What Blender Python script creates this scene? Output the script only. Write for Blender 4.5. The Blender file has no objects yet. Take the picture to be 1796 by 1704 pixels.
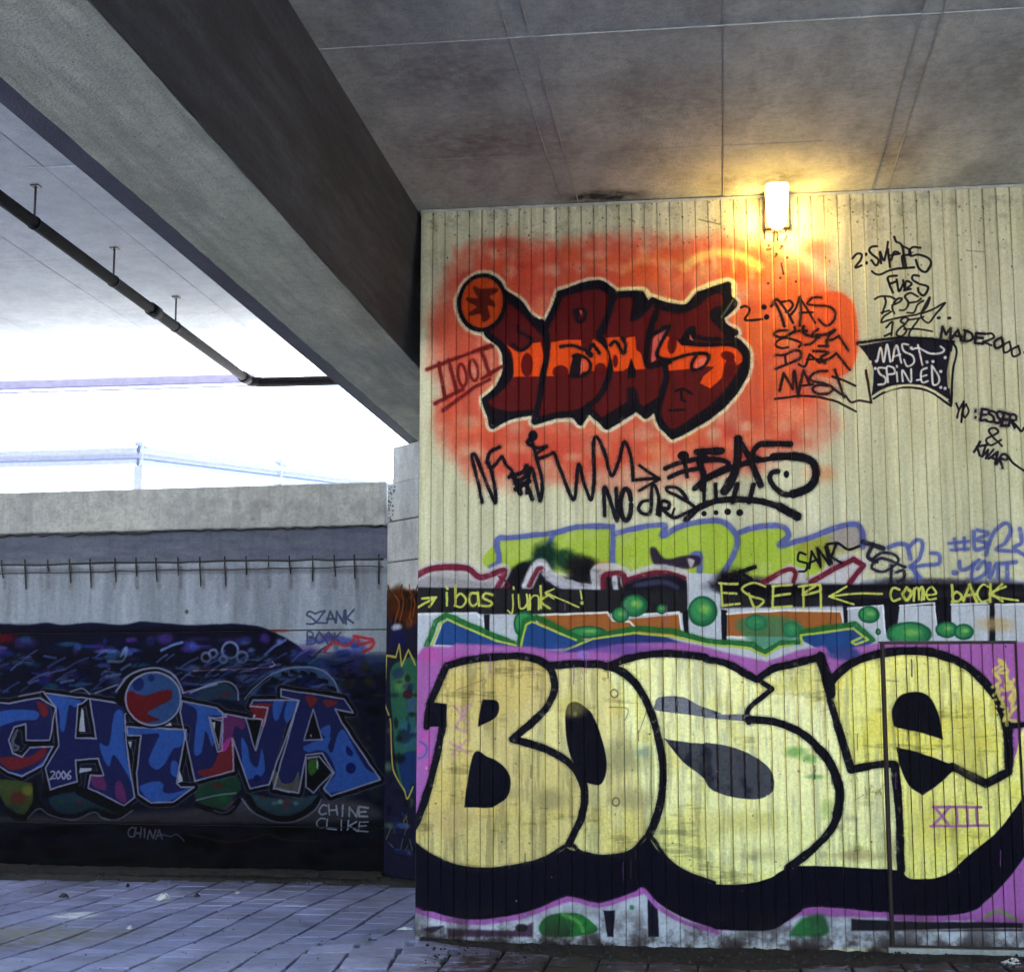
import bpy, bmesh, math, random
import numpy as np
from mathutils import Matrix, Vector
random.seed(7)
rng = np.random.default_rng(11)
scn = bpy.context.scene
col = scn.collection
R = math.radians

# ------------------------------------------------------------------ camera
FPX = 2700.0                      # focal length in pixels of the 1796 px wide photograph
CAM = np.array([0.0, -11.8, 1.77])
def _n(v):
    v = np.array(v, float)
    return v / np.linalg.norm(v)
_Y = _n([371, -388, -FPX]); _Z = _n([0, FPX, -388]); _X = np.cross(_Y, _Z)
ROT = np.array([_X, _Y, _Z])      # camera axes expressed in the world
cd = bpy.data.cameras.new('camera'); cam = bpy.data.objects.new('camera', cd); col.objects.link(cam)
cd.sensor_width = 36; cd.lens = FPX / 1796 * 36; cd.clip_end = 2000; cd.clip_start = 0.05
mw = Matrix([list(ROT[i]) + [CAM[i]] for i in range(3)] + [[0, 0, 0, 1]])
cam.matrix_world = mw
scn.camera = cam

# ------------------------------------------------------------------ world, sun, exposure
SUN_EL, SUN_AZ = 52.0, -62.0       # azimuth measured from +Y towards +X
w = bpy.data.worlds.new('World'); scn.world = w; w.use_nodes = True
nt = w.node_tree; nt.nodes.clear()
sky = nt.nodes.new('ShaderNodeTexSky'); sky.sky_type = 'NISHITA'; sky.sun_disc = False
sky.sun_elevation = R(SUN_EL); sky.sun_rotation = R(SUN_AZ); sky.air_density = 1.2; sky.dust_density = 0.4; sky.ozone_density = 4.0
bg = nt.nodes.new('ShaderNodeBackground'); bg.inputs[1].default_value = 0.15
wo = nt.nodes.new('ShaderNodeOutputWorld')
nt.links.new(sky.outputs[0], bg.inputs[0]); nt.links.new(bg.outputs[0], wo.inputs[0])
sl = bpy.data.lights.new('sun', 'SUN'); sl.energy = 5.0; sl.angle = R(0.6); sl.color = (1, 0.95, 0.88)
so = bpy.data.objects.new('sun', sl); col.objects.link(so)
sd = Vector((math.sin(R(SUN_AZ)) * math.cos(R(SUN_EL)), math.cos(R(SUN_AZ)) * math.cos(R(SUN_EL)), math.sin(R(SUN_EL))))
so.rotation_euler = sd.to_track_quat('Z', 'Y').to_euler()
scn.view_settings.view_transform = 'Standard'; scn.view_settings.look = 'None'
scn.view_settings.gamma = 1; scn.view_settings.use_curve_mapping = False
scn.view_settings.exposure = 3.6
cy = scn.cycles
cy.max_bounces = 7; cy.diffuse_bounces = 6; cy.glossy_bounces = 4
cy.sample_clamp_indirect = 8; cy.use_denoising = True

# ------------------------------------------------------------------ photo pixel -> place
def ray(px, py):
    return ROT @ np.array([px - 898.0, -(py - 852.0), -FPX])
def hit(px, py, axis, val):
    d = ray(px, py); t = (val - CAM[axis]) / d[axis]
    return CAM + t * d

# ------------------------------------------------------------------ object helpers
def tag(o, label=None, cat=None, group=None, kind=None):
    if label: o['label'] = label
    if cat: o['category'] = cat
    if group: o['group'] = group
    if kind: o['kind'] = kind
    return o
def empty(name, loc=(0, 0, 0), rz=0.0):
    o = bpy.data.objects.new(name, None); col.objects.link(o)
    o.location = loc; o.rotation_euler = (0, 0, rz); o.empty_display_size = 0.2
    return o
def link(name, me, mat, parent=None, smooth=False):
    o = bpy.data.objects.new(name, me); col.objects.link(o)
    if mat and not me.materials: me.materials.append(mat)
    if parent: o.parent = parent
    if smooth:
        for p in me.polygons: p.use_smooth = True
    return o
def pyd(name, vs, fs, mat, parent=None, smooth=False):
    me = bpy.data.meshes.new(name); me.from_pydata([tuple(v) for v in vs], [], fs); me.update()
    return link(name, me, mat, parent, smooth)
def box_data(x0, x1, y0, y1, z0, z1):
    v = [(x, y, z) for x in (x0, x1) for y in (y0, y1) for z in (z0, z1)]
    f = [(0, 1, 3, 2), (4, 6, 7, 5), (0, 4, 5, 1), (2, 3, 7, 6), (0, 2, 6, 4), (1, 5, 7, 3)]
    return v, f
def box(name, x0, x1, y0, y1, z0, z1, mat, parent=None, bev=0.0):
    bm = bmesh.new(); v, f = box_data(x0, x1, y0, y1, z0, z1)
    vs = [bm.verts.new(p) for p in v]
    for q in f: bm.faces.new([vs[i] for i in q])
    bmesh.ops.recalc_face_normals(bm, faces=bm.faces)
    if bev: bmesh.ops.bevel(bm, geom=list(bm.edges), offset=bev, segments=1, affect='EDGES')
    me = bpy.data.meshes.new(name); bm.to_mesh(me); bm.free()
    return link(name, me, mat, parent)
def prism(name, poly_xz, y0, y1, mat, parent=None, segs=1, jit=0.0):
    """a section in x/z drawn along y; jit wears its edges uneven"""
    n = len(poly_xz); g = random.Random(len(name)); v = []; f = []
    for s in range(segs + 1):
        y = y0 + (y1 - y0) * s / segs
        for x, z in poly_xz: v.append((x + g.uniform(-jit, jit), y, z + g.uniform(0, jit)))
    f = [tuple(range(n)), tuple(range((segs + 1) * n - 1, segs * n - 1, -1))]
    for s in range(segs): f += [(s * n + i, s * n + i + n, s * n + (i + 1) % n + n, s * n + (i + 1) % n) for i in range(n)]
    bm = bmesh.new(); vs = [bm.verts.new(p) for p in v]
    for q in f: bm.faces.new([vs[i] for i in q])
    bmesh.ops.recalc_face_normals(bm, faces=bm.faces)
    me = bpy.data.meshes.new(name); bm.to_mesh(me); bm.free()
    return link(name, me, mat, parent)
def wedge(name, corners, z0, z1, mat, parent=None, bev=0.0):
    """a plan outline in x/y raised from z0 to z1"""
    n = len(corners); bm = bmesh.new()
    a = [bm.verts.new((x, y, z0)) for x, y in corners]; b = [bm.verts.new((x, y, z1)) for x, y in corners]
    bm.faces.new(a); bm.faces.new(b)
    for i in range(n): bm.faces.new([a[i], a[(i + 1) % n], b[(i + 1) % n], b[i]])
    bmesh.ops.recalc_face_normals(bm, faces=bm.faces)
    if bev: bmesh.ops.bevel(bm, geom=list(bm.edges), offset=bev, segments=1, affect='EDGES')
    me = bpy.data.meshes.new(name); bm.to_mesh(me); bm.free()
    return link(name, me, mat, parent)
def tube(name, pts, r, mat, parent=None, seg=12, rings=None):
    """round bar through pts; r a number or one radius per point"""
    pts = [Vector(p) for p in pts]; rs = r if isinstance(r, (list, tuple)) else [r] * len(pts)
    v = []; f = []; up = Vector((0, 0, 1))
    for i, p in enumerate(pts):
        t = (pts[min(i + 1, len(pts) - 1)] - pts[max(i - 1, 0)]).normalized()
        a = t.cross(up)
        if a.length < 1e-3: a = t.cross(Vector((1, 0, 0)))
        a.normalize(); b = t.cross(a).normalized()
        for k in range(seg):
            an = 2 * math.pi * k / seg
            v.append(p + (a * math.cos(an) + b * math.sin(an)) * rs[i])
    for i in range(len(pts) - 1):
        for k in range(seg):
            f.append((i * seg + k, i * seg + (k + 1) % seg, (i + 1) * seg + (k + 1) % seg, (i + 1) * seg + k))
    f.append(tuple(range(seg))); f.append(tuple(range(len(pts) * seg - 1, (len(pts) - 1) * seg - 1, -1)))
    o = pyd(name, v, f, mat, parent)
    bm = bmesh.new(); bm.from_mesh(o.data); bmesh.ops.recalc_face_normals(bm, faces=bm.faces); bm.to_mesh(o.data); bm.free()
    for p in o.data.polygons: p.use_smooth = len(p.vertices) == 4
    return o

# ------------------------------------------------------------------ node helpers
def srgb(c):
    c = np.array(c[:3], float) / 255.0
    return tuple(np.where(c <= 0.04045, c / 12.92, ((c + 0.055) / 1.055) ** 2.4))
class NT:
    def __init__(s, name):
        s.m = bpy.data.materials.new(name); s.m.use_nodes = True; s.t = s.m.node_tree; s.t.nodes.clear()
        s.out = s.n('ShaderNodeOutputMaterial'); s.b = s.n('ShaderNodeBsdfPrincipled'); s.l(s.b.outputs[0], s.out.inputs[0])
    def n(s, t, **k):
        x = s.t.nodes.new(t)
        for a, b in k.items(): setattr(x, a, b)
        return x
    def l(s, a, b): s.t.links.new(a, b)
    def pos(s, scale=(1, 1, 1)):
        g = s.n('ShaderNodeNewGeometry'); m = s.n('ShaderNodeMapping'); m.inputs['Scale'].default_value = scale
        s.l(g.outputs['Position'], m.inputs[0]); return m.outputs[0]
    def noise(s, vec, scale, detail=6, rough=0.6, lo=0.3, hi=0.7):
        x = s.n('ShaderNodeTexNoise'); x.inputs['Scale'].default_value = scale; x.inputs['Detail'].default_value = detail
        x.inputs['Roughness'].default_value = rough; s.l(vec, x.inputs['Vector'])
        r = s.n('ShaderNodeMapRange'); r.inputs[1].default_value = lo; r.inputs[2].default_value = hi
        s.l(x.outputs['Fac'], r.inputs[0]); return r.outputs[0]
    def mix(s, f, a, b, mode='MIX'):
        x = s.n('ShaderNodeMix', data_type='RGBA', blend_type=mode)
        for i, v in ((0, f), (6, a), (7, b)):
            if hasattr(v, 'links'): s.l(v, x.inputs[i])
            elif i == 0: x.inputs[0].default_value = v
            else: x.inputs[i].default_value = (*v, 1) if len(v) == 3 else v
        return x.outputs[2]
    def math(s, op, a, b=0.0, clamp=False):
        x = s.n('ShaderNodeMath', operation=op, use_clamp=clamp)
        for i, v in ((0, a), (1, b)):
            if hasattr(v, 'links'): s.l(v, x.inputs[i])
            else: x.inputs[i].default_value = v
        return x.outputs[0]
    def spot(s, centre, radii, power=1.0):
        """0..1 blob at a fixed place, an ellipsoid with soft edge"""
        g = s.n('ShaderNodeNewGeometry')
        a = s.n('ShaderNodeVectorMath', operation='SUBTRACT'); s.l(g.outputs['Position'], a.inputs[0]); a.inputs[1].default_value = centre
        d = s.n('ShaderNodeVectorMath', operation='DIVIDE'); s.l(a.outputs[0], d.inputs[0]); d.inputs[1].default_value = radii
        e = s.n('ShaderNodeVectorMath', operation='LENGTH'); s.l(d.outputs[0], e.inputs[0])
        r = s.n('ShaderNodeMapRange', interpolation_type='SMOOTHSTEP'); r.inputs[1].default_value = 1; r.inputs[2].default_value = 0
        s.l(e.outputs['Value'], r.inputs[0]); return r.outputs[0]
    def bump(s, h, dist, strength=1.0):
        x = s.n('ShaderNodeBump'); x.inputs['Distance'].default_value = dist; x.inputs['Strength'].default_value = strength
        s.l(h, x.inputs['Height']); s.l(x.outputs[0], s.b.inputs['Normal'])
def concrete(name, c1, c2, dark, sc=1.0, rough=0.9, streak=0.0, pits=0.5, dirt=0.6, axis=(1, 1, 1), stains_and_shade=(), bumpd=0.004, boards=None):
    k = NT(name); p = k.pos(); q = k.pos(axis)
    big = k.noise(q, 0.9 * sc, 7, 0.66, 0.38, 0.62)
    mid = k.noise(q, 5 * sc, 8, 0.65, 0.35, 0.72)
    fine = k.noise(p, 60 * sc, 4, 0.6, 0.35, 0.65); blot = k.noise(q, 2.3 * sc, 6, 0.7, 0.5, 0.66)
    c = k.mix(big, srgb(c1), srgb(c2))
    c = k.mix(k.math('MULTIPLY', mid, dirt * 0.6), c, srgb(dark))
    c = k.mix(k.math('MULTIPLY', fine, 0.22), c, srgb(dark))
    c = k.mix(k.math('MULTIPLY', blot, dirt * .5), c, srgb(dark))
    rg = k.noise(p, 17 * sc, 6, .72, .46, .66); c = k.mix(k.math('MULTIPLY', rg, dirt * .42), c, srgb(dark))
    if boards:      # grain and joints left by the shuttering boards
        bl = k.noise(k.pos(boards), 1.0, 5, .7, .44, .64); c = k.mix(k.math('MULTIPLY', bl, .5), c, srgb(dark))
    pit = k.noise(p, 28 * sc, 3, 0.5, 0.70, 0.76)
    c = k.mix(k.math('MULTIPLY', pit, pits), c, srgb((20, 18, 22)))
    if streak:
        st = k.noise(k.pos((9, 9, 0.5)), 1.0, 6, 0.6, 0.5, 0.75)
        c = k.mix(k.math('MULTIPLY', st, streak), c, srgb(dark))
    for ce, ra, amt, cc in stains_and_shade:
        sp = k.spot(ce, ra); nn = k.noise(p, 9, 6, 0.65, 0.25, 0.6)
        c = k.mix(k.math('MULTIPLY', k.math('MULTIPLY', sp, nn), amt, True), c, srgb(cc))
    k.l(c, k.b.inputs['Base Color']); k.b.inputs['Roughness'].default_value = rough
    h = k.math('ADD', k.math('MULTIPLY', mid, 0.6), k.math('MULTIPLY', fine, 0.4)); k.bump(h, bumpd)
    return k.m
def plain(name, c, rough=0.6, metal=0.0, var=0.3, sc=12, dark=(30, 26, 26), emis=None, es=0):
    k = NT(name); n = k.noise(k.pos(), sc, 6, 0.6, 0.4, 0.75)
    cc = k.mix(k.math('MULTIPLY', n, var), srgb(c), srgb(dark)); k.l(cc, k.b.inputs['Base Color'])
    k.b.inputs['Roughness'].default_value = rough; k.b.inputs['Metallic'].default_value = metal
    if emis: k.b.inputs['Emission Color'].default_value = (*emis, 1); k.b.inputs['Emission Strength'].default_value = es
    k.bump(n, 0.002)
    return k.m
# ------------------------------------------------------------------ paint: flat print for the walls, drawn here stroke by stroke
def fbm(h, w, cell, octs=5, pers=0.55, seed=0, ax=1.0, ay=1.0):
    """smooth noise 0..1; cell = size in texels of the largest bumps"""
    g = np.random.default_rng(seed); out = np.zeros((h, w), np.float32); amp = 1.0; tot = 0
    for o in range(octs):
        cx = max(cell * ax / 2 ** o, 1.0); cyy = max(cell * ay / 2 ** o, 1.0)
        gw = int(w / cx) + 4; gh = int(h / cyy) + 4
        a = g.random((gh, gw), dtype=np.float32)
        x = np.arange(w) / cx; y = np.arange(h) / cyy
        xi = x.astype(int); yi = y.astype(int); fx = (x - xi).astype(np.float32); fy = (y - yi).astype(np.float32)
        fx = fx * fx * (3 - 2 * fx); fy = fy * fy * (3 - 2 * fy)
        t = a[:, xi] * (1 - fx) + a[:, xi + 1] * fx
        out += amp * (t[yi] * (1 - fy)[:, None] + t[yi + 1] * fy[:, None]); tot += amp; amp *= pers
    return out / tot
def sstep(a, b, x):
    t = np.clip((x - a) / (b - a), 0, 1); return t * t * (3 - 2 * t)
def curve(pts, closed=False, step=5):
    """Catmull-Rom through pts; a point given twice in a row is a corner"""
    P = [np.array(p, float) for p in pts]; n = len(P)
    out = []
    rngi = range(n if closed else n - 1)
    for i in rngi:
        p1 = P[i]; p2 = P[(i + 1) % n]
        if np.allclose(p1, p2): continue
        p0 = P[i - 1] if (i > 0 or closed) else p1
        p3 = P[(i + 2) % n] if (i + 2 < n or closed) else p2
        k = 4 + int(np.linalg.norm(p2 - p1) / step); k = min(k, 16)
        for j in range(k):
            t = j / k
            out.append(0.5 * ((2 * p1) + (-p0 + p2) * t + (2 * p0 - 5 * p1 + 4 * p2 - p3) * t * t + (-p0 + 3 * p1 - 3 * p2 + p3) * t ** 3))
    if not closed: out.append(P[-1])
    return np.array(out)
def ell(cx, cy, rx, ry=None, rot=0, n=22):
    ry = ry or rx; a = np.linspace(0, 2 * np.pi, n, endpoint=False); r = math.radians(rot)
    x = rx * np.cos(a); y = ry * np.sin(a)
    return [(cx + X * math.cos(r) - Y * math.sin(r), cy + X * math.sin(r) + Y * math.cos(r)) for X, Y in zip(x, y)]

class Paint:
    """a painted wall surface; u runs along the wall in metres, v up"""
    def __init__(s, u0, u1, v0, v1, res, tomap, base, seed):
        s.u0, s.u1, s.v0, s.v1, s.res = u0, u1, v0, v1, res; s.tomap = tomap
        s.w = int((u1 - u0) / res); s.h = int((v1 - v0) / res)
        s.c = np.zeros((s.h, s.w, 4), np.float32); s.c[..., :3] = np.array(base) / 255.0; s.c[..., 3] = 0.15
        s.fr = (0, 0, 1.0); s.seed = seed
        s.wx = (fbm(s.h, s.w, 26, 3, seed=seed) - .5) * 2.6; s.wy = (fbm(s.h, s.w, 26, 3, seed=seed + 1) - .5) * 2.6
        s.grain = fbm(s.h, s.w, 5, 3, 0.7, seed=seed + 2); s.cloud = fbm(s.h, s.w, 90, 6, 0.6, seed=seed + 3)
        s.press = fbm(s.h, s.w, 34, 3, seed=seed + 8); s.thin = fbm(s.h, s.w, 16, 4, .6, seed=seed + 9)
        m = tomap(900, 1200); m2 = tomap(901, 1200); s.ppx = abs(m2[0] - m[0]) / res   # texels per photo pixel
    def frame(s, x0, y0, sc): s.fr = (x0, y0, sc)
    def tx(s, pts):
        x0, y0, sc = s.fr; o = []
        for x, y in pts:
            u, v = s.tomap(x0 + x / sc, y0 + y / sc); o.append(((u - s.u0) / s.res, (v - s.v0) / s.res))
        return np.array(o)
    def _dist(s, P, closed, pad):
        Q = np.vstack([P, P[:1]]) if closed else P
        x0 = int(max(0, Q[:, 0].min() - pad)); x1 = int(min(s.w, Q[:, 0].max() + pad + 1))
        y0 = int(max(0, Q[:, 1].min() - pad)); y1 = int(min(s.h, Q[:, 1].max() + pad + 1))
        if x1 <= x0 or y1 <= y0: return None
        d2 = np.full((y1 - y0, x1 - x0), 1e9, np.float32)
        wx = s.wx[y0:y1, x0:x1]; wy = s.wy[y0:y1, x0:x1]
        for a, b in zip(Q[:-1], Q[1:]):
            ax0 = int(max(x0, min(a[0], b[0]) - pad)); ax1 = int(min(x1, max(a[0], b[0]) + pad + 1))
            ay0 = int(max(y0, min(a[1], b[1]) - pad)); ay1 = int(min(y1, max(a[1], b[1]) + pad + 1))
            if ax1 <= ax0 or ay1 <= ay0: continue
            sl_ = (slice(ay0 - y0, ay1 - y0), slice(ax0 - x0, ax1 - x0))
            X = np.arange(ax0, ax1, dtype=np.float32)[None, :] + wx[sl_] - a[0]; Y = np.arange(ay0, ay1, dtype=np.float32)[:, None] + wy[sl_] - a[1]
            ex, ey = b - a; L = ex * ex + ey * ey
            t = np.clip((X * ex + Y * ey) / L, 0, 1) if L > 0 else 0.0
            dd = (X - t * ex) ** 2 + (Y - t * ey) ** 2
            np.minimum(d2[sl_], dd, out=d2[sl_])
        return np.sqrt(d2), x0, x1, y0, y1
    def _blend(s, m, box_, color, gloss):
        x0, x1, y0, y1 = box_; r = s.c[y0:y1, x0:x1]
        cc = np.array(color, np.float32) / 255.0; m = m[..., None]
        r[..., :3] = r[..., :3] * (1 - m) + cc * m
        r[..., 3:] = r[..., 3:] * (1 - m) + gloss * m
    def line(s, pts, wd, color, a=1.0, soft=0.7, gloss=0.3, smooth=True, closed=False, dust=0.0, taper=False):
        """wd and soft in photo pixels"""
        P = s.tx(curve(pts, closed) if smooth else pts)
        r = wd * s.ppx / 2; so_ = max(soft * s.ppx, 0.6); pad = r * 1.25 + so_ * 2 + 3 + (6 * s.ppx if wd > 4 else 0)
        k = s._dist(P, closed, pad)
        if k is None: return
        d, x0, x1, y0, y1 = k
        if wd > 2.5: r = r * (0.78 + 0.44 * s.press[y0:y1, x0:x1])      # uneven hand pressure
        m = 1 - sstep(r - so_ * 0.5, r + so_, d)
        g = s.grain[y0:y1, x0:x1]
        if wd > 4: m = m * np.clip(1.28 - 0.9 * np.abs(s.thin[y0:y1, x0:x1] - .5) * 2, 0.55, 1)
        fog = (1 - sstep(r, r + 5.5 * s.ppx, d)) * .3 * (g > .45) if wd > 4 else None
        if fog is not None: m = np.maximum(m, fog)
        if dust: m = m * np.clip(1.25 - dust * (0.4 + 1.2 * g), 0, 1)
        s._blend(np.clip(m * a, 0, 1), (x0, x1, y0, y1), color, gloss)
    def fill(s, pts, color, a=1.0, soft=0.7, gloss=0.3, smooth=True, patch=0.0, color2=None, grow=0.0):
        P = s.tx(curve(pts, True) if smooth else pts)
        so_ = max(soft * s.ppx, 0.6); gr = grow * s.ppx; pad = so_ * 2 + 4 + gr
        k = s._dist(P, True, pad)
        if k is None: return
        d, x0, x1, y0, y1 = k
        ins = np.zeros(d.shape, bool)
        X = np.arange(x0, x1, dtype=np.float32)[None, :] + s.wx[y0:y1, x0:x1]; Y = np.arange(y0, y1, dtype=np.float32)[:, None] + s.wy[y0:y1, x0:x1]
        Q = np.vstack([P, P[:1]])
        for a_, b_ in zip(Q[:-1], Q[1:]):
            lo, hi = min(a_[1], b_[1]), max(a_[1], b_[1])
            r0 = int(max(0, lo - 3 - y0)); r1 = int(min(y1 - y0, hi + 4 - y0))
            if r1 <= r0 or hi == lo: continue
            yy = Y[r0:r1]; c = (yy >= lo) & (yy < hi)
            xc = a_[0] + (yy - a_[1]) * (b_[0] - a_[0]) / (b_[1] - a_[1])
            ins[r0:r1] ^= c & (X[r0:r1] < xc)
        sd_ = np.where(ins, -d, d)
        m = 1 - sstep(-so_, so_, sd_ - gr)
        cl = s.cloud[y0:y1, x0:x1]
        if patch: m = m * np.clip(1 - patch * sstep(0.45, 0.62, cl), 0, 1)
        m = m * (0.93 + 0.09 * s.grain[y0:y1, x0:x1]); s._blend(m * a, (x0, x1, y0, y1), color, gloss)
        if color2 is not None: s._blend(m * a * sstep(0.42, 0.6, cl), (x0, x1, y0, y1), color2, gloss)
    def spray(s, x, y, rx, ry, color, a=0.8, edge=0.7, gloss=0.2, seed=0):
        """a soft fogged patch with ragged strength"""
        u = s.tx([(x, y), (x + rx, y), (x, y + ry)])
        cx, cyv = u[0]; Rx = abs(u[1][0] - cx); Ry = abs(u[2][1] - cyv)
        x0 = int(max(0, cx - Rx * 1.2)); x1 = int(min(s.w, cx + Rx * 1.2)); y0 = int(max(0, cyv - Ry * 1.2)); y1 = int(min(s.h, cyv + Ry * 1.2))
        if x1 <= x0 or y1 <= y0: return
        X = (np.arange(x0, x1)[None, :] - cx) / Rx; Y = (np.arange(y0, y1)[:, None] - cyv) / Ry
        q = np.sqrt(X * X + Y * Y).astype(np.float32)
        nn = np.roll(s.cloud, (seed * 37, seed * 91), (0, 1))[y0:y1, x0:x1]
        q = q + (nn - 0.5) * 1.1
        m = (1 - sstep(1 - edge, 1.0, q)) * (0.75 + 0.5 * s.grain[y0:y1, x0:x1]) * a
        s._blend(np.clip(m, 0, 1), (x0, x1, y0, y1), color, gloss)
    def text(s, st, x, y, wd, ht, lw, color, rot=0, gap=0.25, lean=0.0, a=1.0, soft=0.6, jit=0.05, seed=1, halo=None, arc=0.0, gloss=0.3, dust=0.0):
        """hand lettering: x, y = top left in the frame; wd x ht = the whole word"""
        g = random.Random(seed); n = len(st); cw = wd / (n + gap * (n - 1)); ca, sa = math.cos(R(rot)), math.sin(R(rot))
        lw0 = lw
        for i, ch in enumerate(st):
            lw = lw0 * g.uniform(.82, 1.22)
            for poly in GLYPH.get(ch, []):
                q = []
                for px_, py_ in poly:
                    X = i * cw * (1 + gap) + (px_ + g.uniform(-jit, jit)) * cw + lean * (1 - py_) * ht
                    Yv = (py_ + g.uniform(-jit, jit)) * ht + arc * ((X / wd) - 0.0) ** 2
                    q.append((x + X * ca - Yv * sa, y + X * sa + Yv * ca))
                if halo: s.line(q, lw + halo[0], halo[1], a, 1.2, gloss, smooth=ch not in SHARP)
                s.line(q, lw, color, a, soft, gloss, smooth=ch not in SHARP, dust=dust)
    def finish(s, name):
        im = bpy.data.images.new(name, s.w, s.h, alpha=True); im.alpha_mode = 'CHANNEL_PACKED'
        im.pixels.foreach_set(np.clip(s.c, 0, 1).ravel()); im.update(); im.pack()
        return im
SHARP = set('AEFHIKLMNTVWXYZ14')
GLYPH = {
 'A': [[(0, 1), (.5, 0), (1, 1)], [(.15, .65), (.95, .6)]],
 'B': [[(.1, 1), (.12, 0), (.75, .05), (.8, .35), (.2, .48), (.95, .6), (.85, .95), (.05, 1)]],
 'C': [[(.95, .12), (.5, 0), (.08, .5), (.4, 1), (.95, .9)]],
 'D': [[(.1, 0), (.12, 1)], [(0, 0), (.7, .1), (1, .55), (.6, .95), (.05, 1)]],
 'E': [[(.95, 0), (.08, .04), (.1, 1), (1, .96)], [(.1, .5), (.8, .47)]],
 'F': [[(.1, 1), (.1, .02), (1, 0)], [(.1, .5), (.8, .45)]],
 'H': [[(.1, 0), (.1, 1)], [(.9, 0), (.9, 1)], [(.1, .5), (.9, .5)]],
 'I': [[(.5, 0), (.5, 1)]], 'T': [[(0, .03), (1, 0)], [(.5, 0), (.5, 1)]],
 'J': [[(.8, 0), (.75, .8), (.4, 1), (.1, .75)]],
 'K': [[(.1, 0), (.1, 1)], [(.95, 0), (.15, .55), (1, 1.05)]],
 'L': [[(.1, 0), (.1, 1), (1, .95)]],
 'M': [[(0, 1), (.12, 0), (.5, .65), (.88, 0), (1, 1)]],
 'N': [[(.05, 1), (.1, 0), (.85, 1), (.95, 0)]],
 'O': [[(.5, 0), (.05, .45), (.45, 1), (.95, .5), (.5, 0)]],
 'P': [[(.12, 1), (.12, 0), (.8, .05), (.9, .35), (.15, .55)]],
 'R': [[(.12, 1), (.12, 0), (.8, .05), (.85, .38), (.2, .52), (.2, .52), (1, 1.05)]],
 'S': [[(.95, .1), (.4, 0), (.1, .28), (.55, .5), (.95, .72), (.6, 1), (0, .92)]],
 'U': [[(.08, 0), (.12, .8), (.5, 1), (.85, .8), (.95, 0)]],
 'V': [[(0, 0), (.5, 1), (1, 0)]], 'W': [[(0, 0), (.25, 1), (.5, .35), (.75, 1), (1, 0)]],
 'X': [[(0, 0), (1, 1)], [(1, 0), (0, 1)]], 'Y': [[(0, 0), (.5, .5), (1, 0)], [(.5, .5), (.35, 1.1)]],
 'Z': [[(0, .05), (.95, 0), (.05, .95), (1, 1)]],
 'a': [[(.8, .4), (.3, .38), (.1, .75), (.4, 1), (.8, .75), (.8, .4), (.95, 1)]],
 'b': [[(.1, 0), (.12, .95), (.12, .95), (.6, 1), (.9, .7), (.5, .45), (.15, .6)]],
 'i': [[(.5, .4), (.5, 1)], [(.5, .1), (.55, .14)]], 'j': [[(.6, .4), (.5, 1.2), (.1, 1.1)], [(.6, .1), (.62, .14)]],
 'u': [[(.1, .4), (.15, .9), (.6, 1), (.85, .75), (.85, .4), (.95, 1)]], 'n': [[(.1, .4), (.1, 1)], [(.1, .6), (.5, .4), (.85, .55), (.9, 1)]],
 's': [[(.9, .45), (.4, .4), (.2, .6), (.85, .8), (.6, 1), (.05, .95)]],
 'k': [[(.1, 0), (.1, 1)], [(.85, .4), (.15, .7), (.95, 1)]],
 'c': [[(.9, .45), (.4, .4), (.1, .7), (.4, 1), (.95, .92)]], 'o': [[(.5, .4), (.1, .7), (.5, 1), (.9, .7), (.5, .4)]],
 'm': [[(.05, .4), (.05, 1)], [(.05, .6), (.3, .4), (.5, .6), (.5, 1)], [(.5, .6), (.75, .4), (.95, .6), (.97, 1)]],
 'e': [[(.1, .72), (.9, .68), (.6, .4), (.15, .6), (.3, .98), (.95, .95)]],
 '0': [[(.5, 0), (.05, .5), (.5, 1), (.95, .5), (.5, 0)]], '1': [[(.2, .2), (.6, 0), (.5, 1)], [(.1, 1), (.9, 1)]],
 '2': [[(.05, .2), (.5, 0), (.85, .3), (.05, 1), (.05, 1), (1, .95)]],
 '7': [[(.05, .05), (.95, 0), (.95, 0), (.3, 1)], [(.2, .55), (.8, .5)]],
 '6': [[(.8, 0), (.15, .5), (.4, 1), (.9, .75), (.5, .5), (.15, .7)]],
 '8': [[(.5, .45), (.1, .2), (.5, 0), (.9, .2), (.5, .45), (.05, .75), (.5, 1), (.95, .75), (.5, .45)]],
 '&': [[(1, 1), (.2, .25), (.45, 0), (.7, .25), (.1, .7), (.4, 1), (.9, .6)]],
 ':': [[(.5, .25), (.5, .3)], [(.5, .75), (.5, .8)]], '.': [[(.4, .97), (.5, 1.0)]], '!': [[(.5, 0), (.5, .7)], [(.5, .95), (.5, 1)]],
}
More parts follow.
